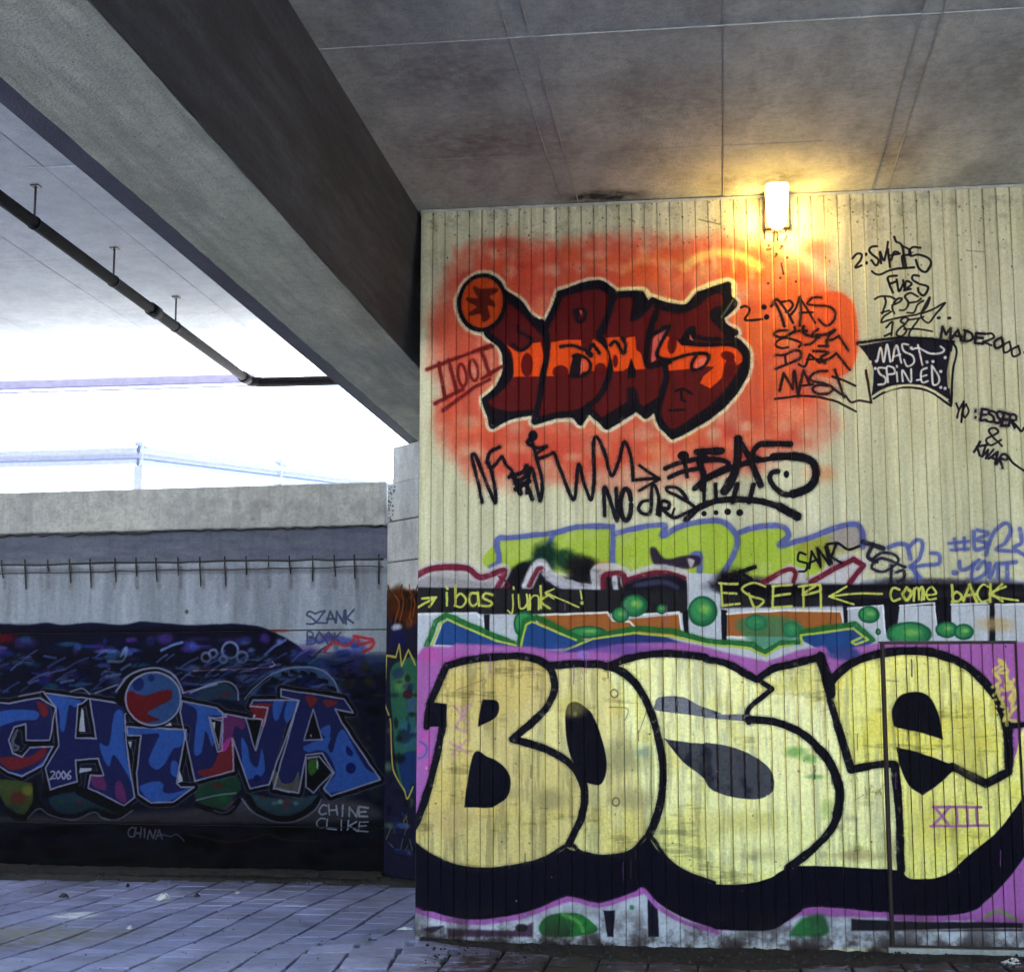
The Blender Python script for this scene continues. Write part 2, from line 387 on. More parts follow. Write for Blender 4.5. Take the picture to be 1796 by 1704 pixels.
# ------------------------------------------------------------------ the paint on the big panelled wall
WALL_X0, WALL_X1, WALL_TOP = -2.345, 3.3, 5.75
P1 = Paint(-2.36, 2.62, -0.02, 5.78, 0.003, lambda x, y: tuple(hit(x, y, 1, 0.0)[[0, 2]]), (214, 212, 186), 5)
def paint_right(c):
    BL = (12, 10, 22); h, w_ = c.h, c.w
    # weathered off-white ground: faint streaks, darker at top left
    st = fbm(h, w_, 60, 5, 0.6, 31, ax=0.25, ay=6); cl = fbm(h, w_, 260, 6, 0.6, 32)
    c.c[..., :3] *= (0.84 + 0.2 * st[..., None] + 0.1 * (cl[..., None] - .5))
    c.c[..., 2] *= (0.97 + 0.08 * (cl - .5))
    # ---- red cloud
    c.frame(0, 0, 1)
    RED = (206, 74, 52); ORG = (232, 98, 44)  # ORG is orange paint, partly the lamp's warm light put into the colour
    cloud = [(762, 520), (800, 440), (880, 418), (960, 420), (1040, 410), (1120, 404), (1200, 412), (1290, 408), (1360, 430), (1430, 490), (1480, 514), (1500, 548), (1506, 610), (1480, 668), (1452, 700), (1474, 748), (1440, 790), (1380, 800), (1330, 830), (1240, 840), (1130, 868), (1040, 860), (960, 850), (890, 862), (820, 838), (790, 790), (760, 748), (772, 700), (748, 640), (758, 570)]
    c.fill(cloud, (212, 118, 98), 0.62, 16, 0.2, patch=0.3)
    for i, (x, y, rx, ry, cc, a) in enumerate([(860, 500, 110, 100, RED, .85), (960, 480, 130, 85, RED, .8), (1080, 470, 130, 80, RED, .8), (1180, 480, 120, 85, ORG, .85), (1300, 470, 110, 75, ORG, .9), (1390, 520, 90, 90, ORG, .85), (1340, 600, 90, 120, ORG, .8),
            (800, 600, 60, 120, RED, .75), (820, 730, 80, 100, RED, .8), (900, 790, 110, 85, RED, .75), (1010, 800, 120, 75, RED, .8), (1120, 790, 120, 70, RED, .8), (1250, 780, 130, 70, RED, .8), (1370, 730, 110, 85, RED, .75), (1390, 650, 80, 80, RED, .7), (1330, 700, 90, 90, RED, .7), (960, 600, 200, 160, RED, .8), (1150, 620, 200, 160, RED, .8)]):
        c.spray(x, y, rx, ry, cc, a, 0.75, seed=i)
    c.fill([(1420, 520), (1465, 512), (1494, 530), (1504, 575), (1503, 620), (1485, 655), (1440, 660), (1400, 620), (1400, 560)], (228, 88, 44), .92, 3)
    g_ = random.Random(4)
    for i in range(150):
        x = g_.uniform(790, 1450); y = g_.uniform(425, 830); cc = g_.choice([(236, 120, 84), (176, 50, 44), (240, 150, 112), (214, 84, 60), (226, 104, 50), (196, 64, 60)])
        c.spray(x, y, g_.uniform(14, 60), g_.uniform(10, 36), cc, g_.uniform(.2, .55), .9, seed=i + 7)
    for i in range(46):     # wisps licking upwards out of the cloud
        x = 800 + i * 12 + g_.uniform(-8, 8); y0 = 432 - 14 * math.sin((x - 780) / 620 * math.pi) + g_.uniform(-6, 12); L = g_.uniform(18, 46)
        c.line([(x, y0 + L), (x + g_.uniform(-6, 6), y0 + L * .5), (x + g_.uniform(-10, 10), y0)], g_.uniform(3, 9), RED, g_.uniform(.15, .42), 8)
    c.line([(1200, 470), (1225, 452), (1262, 444), (1300, 450), (1330, 468)], 12, (246, 206, 120), .8, 8)
    c.line([(1090, 478), (1120, 458), (1170, 462), (1205, 470)], 9, (236, 160, 110), .55, 9)
    for x, y in [(1230, 462), (1250, 450), (1285, 456), (1315, 468)]: c.line([(x, y - 14), (x + 3, y + 18)], 5, (246, 210, 130), .45, 6)
    for i in range(26):
        x = g_.uniform(790, 1420); y = g_.uniform(740, 835); c.spray(x, y, g_.uniform(14, 40), g_.uniform(12, 26), (214, 190, 160), g_.uniform(.15, .5), .9, seed=i)
    for i in range(14):
        x = g_.uniform(790, 1180); y = g_.uniform(425, 490); c.spray(x, y, g_.uniform(12, 34), g_.uniform(10, 20), (222, 180, 160), g_.uniform(.15, .45), .9, seed=i + 30)
    # ---- IBAS piece
    F1 = (730, 370, 2.9933); c.frame(*F1)
    sil = [(450, 440), (480, 445), (545, 490), (600, 560), (680, 600), (680, 600), (715, 540), (755, 435), (755, 435), (850, 400), (940, 380), (985, 388), (1032, 425), (1032, 425), (1034, 462), (1034, 462), (1048, 440), (1180, 436), (1180, 436), (1206, 480), (1206, 480), (1165, 552), (1165, 552), (1240, 470), (1240, 470), (1330, 500), (1420, 505), (1480, 440), (1480, 440), (1635, 390), (1635, 390), (1642, 455), (1668, 492), (1600, 560), (1600, 560), (1620, 605), (1675, 638), (1675, 638), (1652, 665), (1700, 700), (1736, 760), (1722, 860), (1640, 985), (1540, 1075), (1450, 1130), (1345, 1182), (1345, 1182), (1285, 1120), (1256, 1030), (1256, 1030), (1205, 1075), (1205, 1075), (1155, 1038), (1155, 1038), (1000, 1132), (1000, 1132), (905, 1045), (905, 1045), (862, 1110), (862, 1110), (822, 1073), (730, 1073), (730, 1073), (620, 1106), (620, 1106), (612, 1062), (500, 1078), (400, 1124), (400, 1124), (360, 992), (360, 992), (430, 930), (468, 830), (452, 715), (370, 640), (400, 560)]
    CREAM = (232, 222, 186)
    c.line(sil, 21, CREAM, .95, 3, closed=True); c.line(ell(345, 482, 124, 148, 8), 15, CREAM, .9, 3, closed=True)
    c.fill(sil, (80, 9, 13), 1, .8, .35)
    OR = (232, 78, 16); MA = (84, 9, 13); PK = (214, 96, 88)
    c.line([(1040, 425), (1180, 420), (1230, 455), (1320, 480), (1410, 490), (1480, 420), (1640, 372), (1662, 440)], 13, (244, 226, 160), .95, 3)
    c.line([(400, 1140), (500, 1092), (610, 1085), (620, 1120), (740, 1092), (830, 1096), (900, 1070), (1000, 1150), (1160, 1055)], 7, (222, 214, 188), .8, 4)
    c.fill(sil, MA, 1, .8, .35)
    c.frame(850, 470, 5.875)
    for p in ([(220, 785), (300, 850), (370, 872), (460, 775), (575, 765), (602, 900), (590, 1115), (290, 1128), (300, 980), (280, 880)],
              [(680, 770), (830, 740), (992, 742), (1000, 810), (1050, 840), (1120, 735), (1210, 790), (1292, 900), (1285, 990), (1240, 1064), (1060, 1064), (900, 1085), (830, 1104), (628, 1118), (662, 950)]): c.fill(p, OR, .97, 1.2, .35, smooth=False)
    for x, y, rx, ry in ((435, 1000, 60, 124), (780, 1070, 82, 66), (1190, 1050, 62, 70), (1050, 770, 50, 60)): c.fill(ell(x, y, rx, ry), MA, .95, 1.6)
    for L, wd in (([(590, 560), (628, 680), (640, 820), (636, 940), (605, 1060), (580, 1250), (540, 1450), (520, 1570)], 10), ([(770, 280), (700, 470), (640, 600)], 8), ([(1160, 170), (1290, 270), (1300, 400), (1220, 600), (1180, 700), (1262, 800), (1308, 920), (1275, 1130), (1190, 1310), (1050, 1440)], 10),
                  ([(345, 600), (345, 650), (430, 700), (480, 730), (450, 800), (370, 852), (290, 790)], 5), ([(780, 815), (900, 800), (1010, 835), (1070, 850), (1110, 790), (1180, 880)], 5.5), ([(910, 910), (960, 895), (1040, 930), (1088, 990), (1070, 1070), (980, 1118), (880, 1115)], 5), ([(960, 430), (950, 520), (980, 560), (1030, 510), (1035, 450), (1000, 425)], 5),
                  ([(1180, 190), (1010, 220), (790, 285)], 7), ([(1060, 870), (1090, 900)], 9)): c.line(L, wd, BL, .97, 1, .3)
    c.fill([(920, 895), (990, 905), (990, 960), (975, 1110), (880, 1130), (870, 1090)], BL, .97, 1); c.fill([(995, 945), (1056, 1000), (980, 1105)], PK, .95, .8, smooth=False); c.fill([(975, 440), (1005, 440), (995, 490)], PK, .9, .8)
    c.fill([(-10, 640), (120, 725), (225, 840), (285, 960), (292, 1110), (225, 1210), (100, 1330), (0, 1375), (100, 1250), (190, 1100), (198, 930), (110, 770)], BL, .97, 1.2); c.fill([(215, 250), (380, 345), (450, 480), (620, 585), (660, 740), (580, 690), (430, 520), (330, 430), (240, 370), (190, 420)], BL, .93, 2)
    c.fill([(510, 1580), (740, 1490), (900, 1470), (1060, 1425), (1000, 1570), (970, 1592), (890, 1525), (740, 1515)], BL, .97, 1); c.fill([(10, 1370), (90, 1440), (260, 1480), (490, 1470), (500, 1500), (300, 1530), (90, 1615)], BL, .9, 1.4); c.fill([(900, 440), (960, 430), (960, 560), (930, 540)], BL, .8, 2)
    c.frame(1060, 470, 5.496)
    for p in ([(10, 672), (150, 664), (192, 720), (215, 672), (295, 664), (312, 780), (352, 830), (392, 970), (300, 982), (262, 880), (222, 970), (182, 992), (90, 1000), (72, 900)],
              [(600, 660), (700, 700), (740, 745), (1220, 752), (1330, 812), (1345, 885), (1280, 940), (1215, 930), (1150, 975), (1130, 1060), (1015, 1162), (920, 1110), (955, 1040), (1060, 955), (1000, 948), (840, 972), (622, 990), (600, 890), (520, 862), (530, 790)]): c.fill(p, OR, .97, 1.2, .35, smooth=False)
    for x, y, rx, ry, ro in ((650, 740, 44, 92, 4), (1190, 850, 70, 46, 20), (1210, 960, 60, 90, 10), (105, 900, 26, 60, 0), (330, 760, 26, 44, 0)): c.fill(ell(x, y, rx, ry, ro), MA, .95, 1.6)
    c.fill([(480, 665), (622, 572), (560, 690), (500, 830), (490, 890), (452, 900), (460, 780)], PK, .95, .8)
    for L, wd in (([(500, 430), (450, 560), (420, 700), (402, 860), (430, 945), (520, 925), (620, 905)], 10), ([(632, 560), (560, 690), (502, 820), (530, 865), (640, 885), (780, 845), (900, 825), (985, 832), (1005, 870), (950, 950), (860, 985), (840, 930), (880, 850)], 5.5),
                  ([(730, 700), (780, 728), (960, 740), (1220, 742), (1312, 792), (1352, 870), (1340, 980)], 7), ([(880, 660), (1000, 685), (1200, 690)], 7), ([(580, 930), (598, 1050), (560, 1200), (525, 1320), (520, 1430), (560, 1520)], 10), ([(60, 745), (110, 712), (182, 822), (200, 745), (172, 680)], 5.5),
                  ([(70, 280), (30, 460), (-10, 620)], 8), ([(510, 365), (640, 405), (760, 405), (880, 350), (960, 275), (1060, 225)], 10), ([(690, 1185), (760, 1168), (840, 1212)], 4), ([(740, 1190), (745, 1270), (780, 1290)], 4), ([(620, 1370), (780, 1370)], 4), ([(430, 630), (500, 620), (590, 575)], 7), ([(100, 270), (300, 255)], 9)): c.line(L, wd, BL, .97, 1, .3)
    c.fill([(285, 262), (400, 320), (330, 470), (310, 510), (240, 515)], BL, .97, 1, smooth=False); c.fill([(255, 865), (302, 1000), (296, 1066), (216, 1066), (226, 990)], BL, .97, 1, smooth=False); c.fill([(735, 700), (800, 582), (872, 568), (885, 650), (866, 712), (800, 718)], BL, .97, 1)
    c.fill([(822, 640), (862, 706), (822, 692)], PK, .95, .6, smooth=False); c.fill([(890, 895), (982, 868), (960, 925), (880, 968)], (222, 110, 96), .95, .8)
    c.fill([(1190, 165), (1200, 270), (1240, 350), (1112, 500), (1255, 620), (1200, 695), (1130, 610), (1040, 520), (1010, 440), (1060, 385), (1150, 350), (1130, 265), (1040, 225)], BL, .93, 1.6)
    c.fill([(1345, 900), (1330, 1040), (1150, 1310), (900, 1525), (680, 1622), (540, 1525), (515, 1390), (570, 1480), (660, 1550), (850, 1440), (1050, 1290), (1210, 1110), (1300, 960)], BL, .95, 2); c.fill([(-20, 1440), (150, 1330), (280, 1250), (370, 1335), (510, 1250), (500, 1345), (400, 1424), (300, 1350), (-10, 1540)], BL, .95, 1.6, smooth=False); c.fill([(220, 1165), (300, 1160), (330, 1300), (230, 1290)], BL, .85, 3)
    c.frame(*F1); c.line(sil, 11, BL, 1, .8, .3, closed=True)
    c.fill(ell(345, 482, 120, 144, 8), (196, 66, 18), 1, .8, .35); c.line(ell(345, 482, 120, 144, 8), 7, BL, 1, .8, closed=True)
    c.fill([(305, 395), (345, 410), (420, 405), (425, 425), (385, 450), (410, 480), (410, 505), (375, 500), (385, 560), (350, 585), (335, 545), (285, 550), (275, 535), (315, 505), (270, 475), (265, 455), (320, 455), (300, 415)], (70, 16, 12), .92, 2.5)
    c.line([(1662, 470), (1602, 560)], 3, (120, 150, 110), .6, 1.5)
    # IIOOI in dark red
    DR = (104, 22, 24)
    for L in ([(55, 832), (390, 706)], [(118, 800), (150, 985)], [(168, 785), (212, 950)], [(98, 1012), (245, 935)], [(345, 745), (388, 862)], [(300, 740), (400, 712)], [(345, 880), (448, 818)], [(140, 1048), (300, 930), (385, 885)]): c.line(L, 6, DR, .92, 1.6, smooth=False)
    c.line(ell(240, 862, 22, 58, -8), 5, DR, .92, 1.6, closed=True); c.line(ell(300, 838, 22, 55, -8), 5, DR, .92, 1.6, closed=True)
    # thin black scrawl NGRNEWM ->
    for L, wd in (([(345, 1528), (318, 1400), (292, 1292), (302, 1276), (318, 1300), (372, 1440), (415, 1532), (410, 1440), (385, 1340), (372, 1325)], 6), ([(436, 1240), (392, 1262), (374, 1300), (380, 1336), (402, 1342), (440, 1300), (452, 1292), (470, 1330), (500, 1362)], 6),
                  ([(488, 1396), (560, 1370), (578, 1340), (570, 1395), (520, 1425), (575, 1440), (608, 1510)], 8), ([(505, 1380), (545, 1480)], 10), ([(578, 1480), (600, 1350), (628, 1430), (650, 1522), (660, 1420), (628, 1290), (606, 1200)], 6), ([(520, 1460), (590, 1420)], 9),
                  ([(590, 1225), (640, 1245), (684, 1236), (630, 1275), (640, 1300), (700, 1280), (725, 1275), (760, 1370), (822, 1515), (840, 1420), (852, 1330), (880, 1430), (918, 1516), (932, 1380), (930, 1215), (950, 1190), (985, 1260), (1022, 1388), (1060, 1320), (1085, 1225), (1102, 1222), (1128, 1300), (1138, 1412), (1138, 1412), (1270, 1404)], 6), ([(1172, 1338), (1278, 1408), (1278, 1408), (1172, 1468)], 5)):
        c.line(L, wd, BL, .96, .8)
    c.fill(ell(612, 1180, 24, 28), BL, 1, 1.5); c.line([(600, 1190), (585, 1215)], 8, BL, 1, 1)
    # thick IBAS signature
    S6 = (1040, 740, 4.276); c.frame(*S6)
    for L, wd in (([(1470, 165), (1330, 165), (1250, 170), (1200, 230), (1230, 285), (1400, 265), (1560, 265), (1660, 320), (1680, 400), (1600, 500), (1460, 545), (1370, 500), (1325, 430), (1340, 380), (1385, 370)], 9), ([(1350, 262), (1520, 258), (1640, 300), (1670, 400), (1620, 490), (1500, 540)], 14),
                  ([(1300, 165), (1480, 165)], 10), ([(985, 520), (1040, 430), (1080, 300), (1085, 130)], 15), ([(1085, 130), (1150, 230), (1200, 340), (1255, 475)], 11), ([(850, 430), (1000, 360), (1230, 280)], 10),
                  ([(780, 225), (965, 220)], 12), ([(825, 240), (800, 300), (830, 400), (820, 500)], 12), ([(840, 290), (960, 285), (1010, 330), (850, 420), (760, 500)], 9), ([(540, 350), (640, 310), (780, 280), (900, 275)], 8), ([(570, 415), (680, 370), (800, 350)], 8), ([(675, 260), (705, 410)], 7),
                  ([(700, 735), (780, 650), (900, 600), (1080, 580), (1280, 600), (1440, 660), (1530, 700)], 11), ([(1400, 640), (1535, 710)], 16), ([(835, 470), (830, 590)], 6), ([(918, 470), (922, 580)], 7), ([(1082, 470), (1045, 600)], 8), ([(1205, 470), (1170, 600)], 8)):
        c.line(L, wd, BL, .97, .9)
    c.fill(ell(676, 255, 42, 36), BL); c.fill(ell(1450, 393, 22, 26), BL)
    for x, y, r in ((832, 686, 20), (922, 680, 19), (1010, 675, 25), (1100, 680, 26)): c.fill(ell(x, y, r, r), BL)
    for L, wd in (([(88, 700), (84, 500), (120, 560), (180, 740), (170, 500)], 7), (ell(245, 620, 40, 118), 8), ([(425, 590), (370, 600), (340, 650), (380, 690), (430, 670), (440, 500), (465, 480), (490, 560), (480, 690)], 6), ([(500, 700), (515, 600), (570, 610), (560, 650), (515, 650), (600, 715), (680, 690), (760, 640), (640, 560), (560, 520), (560, 490), (640, 500), (705, 580)], 6), ([(610, 650), (590, 700)], 4)):
        c.line(L, wd, BL, .96, .8)
    # ---- tags on the right
    c.frame(1250, 300, 2.8406); T = dict(color=(28, 22, 30), soft=.6)
    c.frame(1480, 400, 5.327)
    for L in ([(80, 285), (120, 242), (162, 250), (152, 300), (110, 358), (110, 375), (162, 350)], [(310, 170), (260, 176), (236, 210), (270, 252), (322, 300), (300, 352), (255, 300)], [(346, 330), (335, 225), (375, 300), (410, 132)], [(410, 200), (430, 368)], [(440, 300), (466, 230), (505, 228)], [(440, 255), (522, 240)], [(470, 82), (490, 130), (540, 170), (580, 372)], [(540, 170), (602, 200), (620, 248), (545, 262), (556, 372)],
              [(712, 186), (650, 178), (610, 210), (622, 260), (700, 250), (790, 288), (812, 340), (765, 410), (702, 382), (672, 300)], [(260, 405), (290, 430), (340, 436), (430, 396), (560, 375), (655, 370)],
              [(455, 602), (430, 540), (410, 460), (492, 445)], [(430, 522), (482, 500)], [(490, 482), (512, 590), (552, 522)], [(550, 490), (570, 572), (580, 500), (632, 520), (592, 562)], [(560, 582), (622, 570)], [(702, 450), (650, 444), (640, 480), (700, 520), (782, 550), (772, 602), (740, 632), (702, 600), (690, 560)]): c.line(L, 3.6, BL, .95, .8)
    for L in ([(288, 666), (340, 640), (420, 640), (470, 662)], [(380, 650), (390, 700), (355, 802)], [(450, 722), (520, 690), (540, 660), (490, 670), (450, 740), (472, 802)], [(350, 792), (422, 770)], [(692, 642), (620, 608), (568, 640), (602, 700), (572, 762), (520, 770)], [(600, 700), (680, 690), (722, 660)], [(590, 792), (652, 790), (690, 720), (742, 680)],
              [(440, 782), (370, 830), (350, 882), (420, 862), (560, 830), (700, 800), (770, 740), (802, 648), (740, 760), (722, 832), (792, 886), (860, 800), (946, 700), (830, 762), (720, 802)], [(395, 932), (452, 880), (440, 1002)], [(375, 1010), (442, 980)], [(570, 900), (530, 870), (560, 840), (602, 852), (560, 900), (500, 960), (490, 1000), (540, 1010), (582, 960), (550, 910)], [(590, 862), (700, 842), (742, 830)], [(700, 850), (620, 960), (602, 1050)], [(560, 945), (700, 945), (822, 968)]): c.line(L, 3, BL, .93, .8)
    for x, y in ((205, 245), (210, 326)): c.fill(ell(x, y, 13, 17), BL)
    for x, y in ((885, 840), (985, 842)): c.fill(ell(x, y, 20, 14), BL)
    c.frame(1250, 300, 2.8406)
    c.text('MADE', 1140, 778, 220, 52, 3.6, rot=9, gap=.12, seed=6, **T); c.text('2000', 1372, 800, 190, 58, 3.6, rot=26, gap=.05, seed=7, **T); c.fill(ell(1555, 905, 9, 9), BL)
    # dark plaque with white letters
    c.line([(720, 858), (960, 830), (1200, 852)], 4.4, BL, smooth=True)
    c.fill([(740, 870), (960, 836), (1200, 856), (1200, 856), (1178, 980), (1186, 1160), (1186, 1160), (1090, 1085), (960, 1062), (860, 1080), (790, 1120), (790, 1120), (800, 1000), (775, 930), (720, 862)], (16, 14, 30), 1, .8, .35)
    c.line([(800, 1134), (880, 1092), (970, 1078), (1080, 1100), (1186, 1170)], 3.4, BL); c.line([(1200, 860), (1214, 905), (1196, 1000), (1188, 1160)], 3.2, BL)
    c.line([(860, 1095), (970, 1066), (1080, 1085), (1170, 1140)], 3, (220, 210, 170), .9); c.line([(1188, 905), (1172, 1000), (1176, 1080)], 3, (214, 206, 170), .7)
    WH = (226, 224, 226)
    c.frame(1480, 400, 5.327)
    for L in ([(310, 1240), (342, 1118), (372, 1252), (402, 1088), (432, 1250)], [(450, 1242), (490, 1100), (532, 1260)], [(460, 1202), (522, 1182)], [(602, 1090), (545, 1088), (560, 1150), (640, 1190), (652, 1260), (590, 1292), (560, 1232)], [(690, 1095), (732, 1282)], [(640, 1132), (700, 1125), (800, 1172), (900, 1170), (936, 1140), (902, 1108)],
              [(392, 1312), (320, 1308), (330, 1360), (382, 1400), (380, 1450), (318, 1462)], [(410, 1442), (400, 1300), (462, 1310), (470, 1360), (410, 1372)], [(490, 1350), (500, 1432)], [(490, 1288), (493, 1298)], [(550, 1432), (545, 1330), (622, 1440), (626, 1320)], [(678, 1422), (722, 1414)], [(772, 1310), (722, 1340), (730, 1440), (782, 1430)], [(725, 1386), (772, 1375)], [(820, 1290), (832, 1452), (882, 1450), (888, 1390), (830, 1300)]): c.line(L, 3.2, WH, .92, .8)
    for x, y in ((245, 1250), (300, 1245), (775, 1255), (832, 1250), (630, 1120), (290, 1312), (905, 1340), (945, 1210), (905, 1490), (945, 1500)): c.fill(ell(x, y, 15, 15), WH, .95, 1)
    T2 = dict(color=(34, 18, 26), soft=.7)
    c.frame(1290, 500, 7.409)
    for L, wd in (([(70, 292), (130, 275), (176, 312), (160, 380), (120, 450), (180, 462), (345, 440)], 5), ([(462, 275), (520, 190), (592, 232)], 6), ([(520, 240), (590, 400), (632, 540)], 5.5), ([(590, 240), (680, 370), (742, 492)], 5), ([(600, 220), (700, 210), (742, 262), (700, 330), (655, 352)], 5), ([(700, 402), (780, 300), (832, 160)], 5), ([(832, 160), (850, 330), (832, 532)], 5.5), ([(832, 160), (920, 300), (1032, 492)], 4.6), ([(840, 362), (1002, 358)], 4.6),
                  ([(1112, 165), (1020, 160), (960, 200), (940, 250), (1080, 270), (1200, 280), (1282, 340), (1292, 430), (1230, 512), (1160, 520), (1080, 450)], 5.2),
                  ([(670, 590), (560, 600), (500, 642), (560, 680), (650, 670), (760, 602), (762, 550)], 5.4), ([(682, 810), (600, 822), (520, 790), (542, 730), (640, 690), (780, 720), (852, 760), (820, 802)], 5), ([(700, 640), (800, 600), (922, 600)], 6), ([(880, 540), (880, 620), (960, 660), (1082, 680)], 6), ([(1072, 570), (1000, 640), (1040, 700), (980, 760), (900, 780)], 5.4), ([(1050, 650), (1180, 640), (1285, 590)], 7), ([(1285, 590), (1200, 680), (1180, 802)], 5.4), ([(1080, 792), (1202, 790)], 5), ([(1180, 720), (1260, 710), (1340, 660), (1340, 660), (1462, 852)], 5.2),
                  ([(520, 912), (640, 905), (760, 850), (842, 870), (832, 960), (720, 1010), (520, 1088)], 5.2), ([(640, 910), (652, 1010)], 5), ([(820, 1030), (900, 1052), (960, 900), (960, 900), (1082, 1010)], 5), ([(930, 965), (1092, 968)], 4.6), ([(1010, 860), (1130, 860), (1202, 882), (1110, 940), (1162, 1012)], 5.6), ([(1100, 1000), (1230, 950), (1310, 890), (1310, 890), (1484, 1104)], 5.2),
                  ([(570, 1372), (620, 1148), (620, 1148), (742, 1352), (742, 1352), (762, 1118), (812, 1442)], 5.6), ([(812, 1442), (880, 1108), (880, 1108), (962, 1292)], 5.2), ([(840, 1312), (1002, 1290)], 4.6), ([(1192, 1120), (1060, 1130), (970, 1190), (1000, 1250), (1150, 1280), (1262, 1340), (1200, 1410), (1060, 1412), (1000, 1352), (1060, 1305), (1200, 1310)], 5.2), ([(1290, 1100), (1402, 1442)], 5.4), ([(1258, 1190), (1400, 1240), (1552, 1312)], 5), ([(1270, 1350), (1412, 1452)], 5.2), ([(1430, 1440), (1500, 1522), (1600, 1500), (1760, 1530), (1760, 1530), (1690, 1110)], 4.6), ([(510, 1482), (650, 1462), (870, 1442), (1100, 1462), (1300, 1512), (1440, 1582), (1562, 1642)], 4.6)): c.line(L, wd * .8, (34, 16, 22), .95, .8)
    c.fill(ell(368, 288, 36, 34), BL); c.fill(ell(402, 415, 36, 34), BL); c.frame(1250, 300, 2.8406)
    T3 = dict(color=(30, 22, 40), soft=.7)
    c.text('YO', 1212, 1160, 66, 62, 3.2, rot=4, gap=.1, seed=16, **T3); c.line([(1250, 1150), (1238, 1250)], 3.2, BL); c.text(':', 1296, 1180, 24, 60, 3.6, seed=2, **T3)
    c.text('ESSER', 1340, 1180, 180, 62, 4, rot=12, gap=.02, jit=.08, seed=17, **T3); c.line([(1490, 1245), (1535, 1295), (1550, 1280)], 3.4, BL)
    c.text('&', 1365, 1275, 85, 85, 3.8, rot=8, seed=18, **T3); c.text('KWAR', 1325, 1345, 170, 60, 3.4, rot=28, gap=.02, jit=.1, seed=19, **T3); c.line([(1470, 1420), (1500, 1460), (1551, 1492)], 3.4, BL)
    # ---- middle band
    c.frame(0, 0, 1)
    c.fill([(880, 935), (960, 928), (1080, 918), (1160, 925), (1240, 915), (1275, 925), (1480, 920), (1500, 945), (1490, 1010), (1420, 1020), (890, 1030)], (196, 196, 172), .5, 10)
    F3 = (700, 880, 3.2071); c.frame(*F3)
    GR = (160, 186, 58); VI = (84, 92, 162)
    c.fill([(560, 225), (870, 172), (1000, 150), (1200, 145), (1210, 190), (1480, 140), (1480, 190), (1640, 120), (1820, 110), (1900, 180), (1960, 170), (2180, 150), (2200, 250), (2240, 240), (2440, 190), (2400, 330), (2300, 420), (1700, 420), (1650, 400), (560, 390)], GR, .95, 2, .2, patch=.25)
    c.fill([(2240, 255), (2420, 185), (2540, 130), (2610, 160), (2600, 260), (2440, 300), (2380, 380), (2300, 330)], (150, 136, 60), .6, 6); c.fill([(2420, 190), (2540, 140), (2600, 180), (2590, 250), (2450, 260)], (158, 148, 158), .8, 5)
    for L, wd in (([(515, 370), (560, 330), (552, 215), (640, 200), (870, 175), (1000, 142), (1180, 138), (1200, 160), (1200, 350)], 9), ([(870, 175), (840, 240)], 8), ([(1210, 180), (1330, 150), (1490, 130), (1480, 190), (1580, 140), (1720, 108), (1830, 118), (1900, 200), (1880, 300), (1820, 400)], 9), ([(1650, 300), (1690, 300), (1690, 390)], 9),
                  ([(1912, 172), (2020, 140), (2150, 138), (2190, 190), (2140, 245), (2300, 205), (2460, 145), (2560, 125), (2600, 160), (2605, 250)], 9)):
        c.line(L, wd, VI, .92, 1.8)
    for x, y, rx, ry, cc, a in ((820, 330, 110, 150, (18, 44, 38), 1), (760, 390, 130, 90, (14, 30, 30), 1), (930, 330, 90, 90, (24, 56, 40), .95), (1010, 370, 120, 90, (24, 24, 26), 1), (1060, 420, 130, 80, (18, 16, 24), 1), (680, 420, 90, 70, (20, 34, 30), .9), (1150, 365, 60, 30, (180, 96, 30), .8)): c.spray(x, y, rx, ry, cc, a, .6)
    c.fill([(1410, 270), (1440, 258), (1500, 320), (1620, 300), (1690, 310), (1680, 360), (1560, 380), (1440, 360)], (36, 24, 50), .95, 3); c.fill([(1620, 320), (1660, 330), (1640, 370)], (190, 180, 186), .9, 2)
    # old white blocks of the lower zone
    LW = (186, 190, 204); c.frame(0, 0, 1)
    c.fill([(722, 1016), (1870, 1016), (1870, 1662), (722, 1660)], LW, 1, 2, .35, smooth=False)
    c.fill([(722, 1016), (740, 1008), (880, 1024), (1000, 1028), (1000, 1010), (1205, 1010), (1205, 1074), (722, 1076)], (10, 8, 18), 1, 2.5, .4, smooth=False)
    c.frame(*F3)
    c.fill([(85, 430), (190, 375), (370, 375), (460, 440), (600, 385), (560, 500), (85, 510)], (168, 164, 170), .9, 3)
    c.fill([(620, 400), (700, 340), (800, 380), (900, 420), (1110, 440), (1130, 500), (1110, 620), (560, 600), (560, 480)], (14, 12, 22), 1, 4)
    MR = (104, 22, 44)
    for L in ([(82, 425), (190, 372), (370, 370), (460, 420), (590, 380), (545, 490)], [(720, 475), (790, 350), (850, 420), (960, 475), (1110, 500)], [(1125, 500), (1110, 395), (1200, 380), (1270, 400), (1280, 470)], [(1290, 430), (1400, 390), (1500, 385), (1600, 410)]): c.line(L, 19, (196, 192, 200), .85, 3)
    for L, wd in (([(82, 425), (190, 375), (370, 372), (460, 425), (590, 388), (545, 495)], 10), ([(730, 470), (780, 375), (810, 385)], 8), ([(1150, 500), (1150, 420), (1200, 405), (1260, 412), (1275, 500)], 9), ([(1290, 440), (1400, 405), (1500, 400), (1600, 430)], 9), ([(545, 495), (620, 470), (560, 420)], 3)): c.line(L, wd, MR, .95, 1.4)
    c.line([(810, 385), (870, 440), (1000, 480), (1110, 492)], 5, (176, 176, 196), .9, 1.2); c.line([(700, 470), (740, 400), (760, 360), (810, 350), (830, 380)], 6, (206, 204, 214), .9, 1.2)
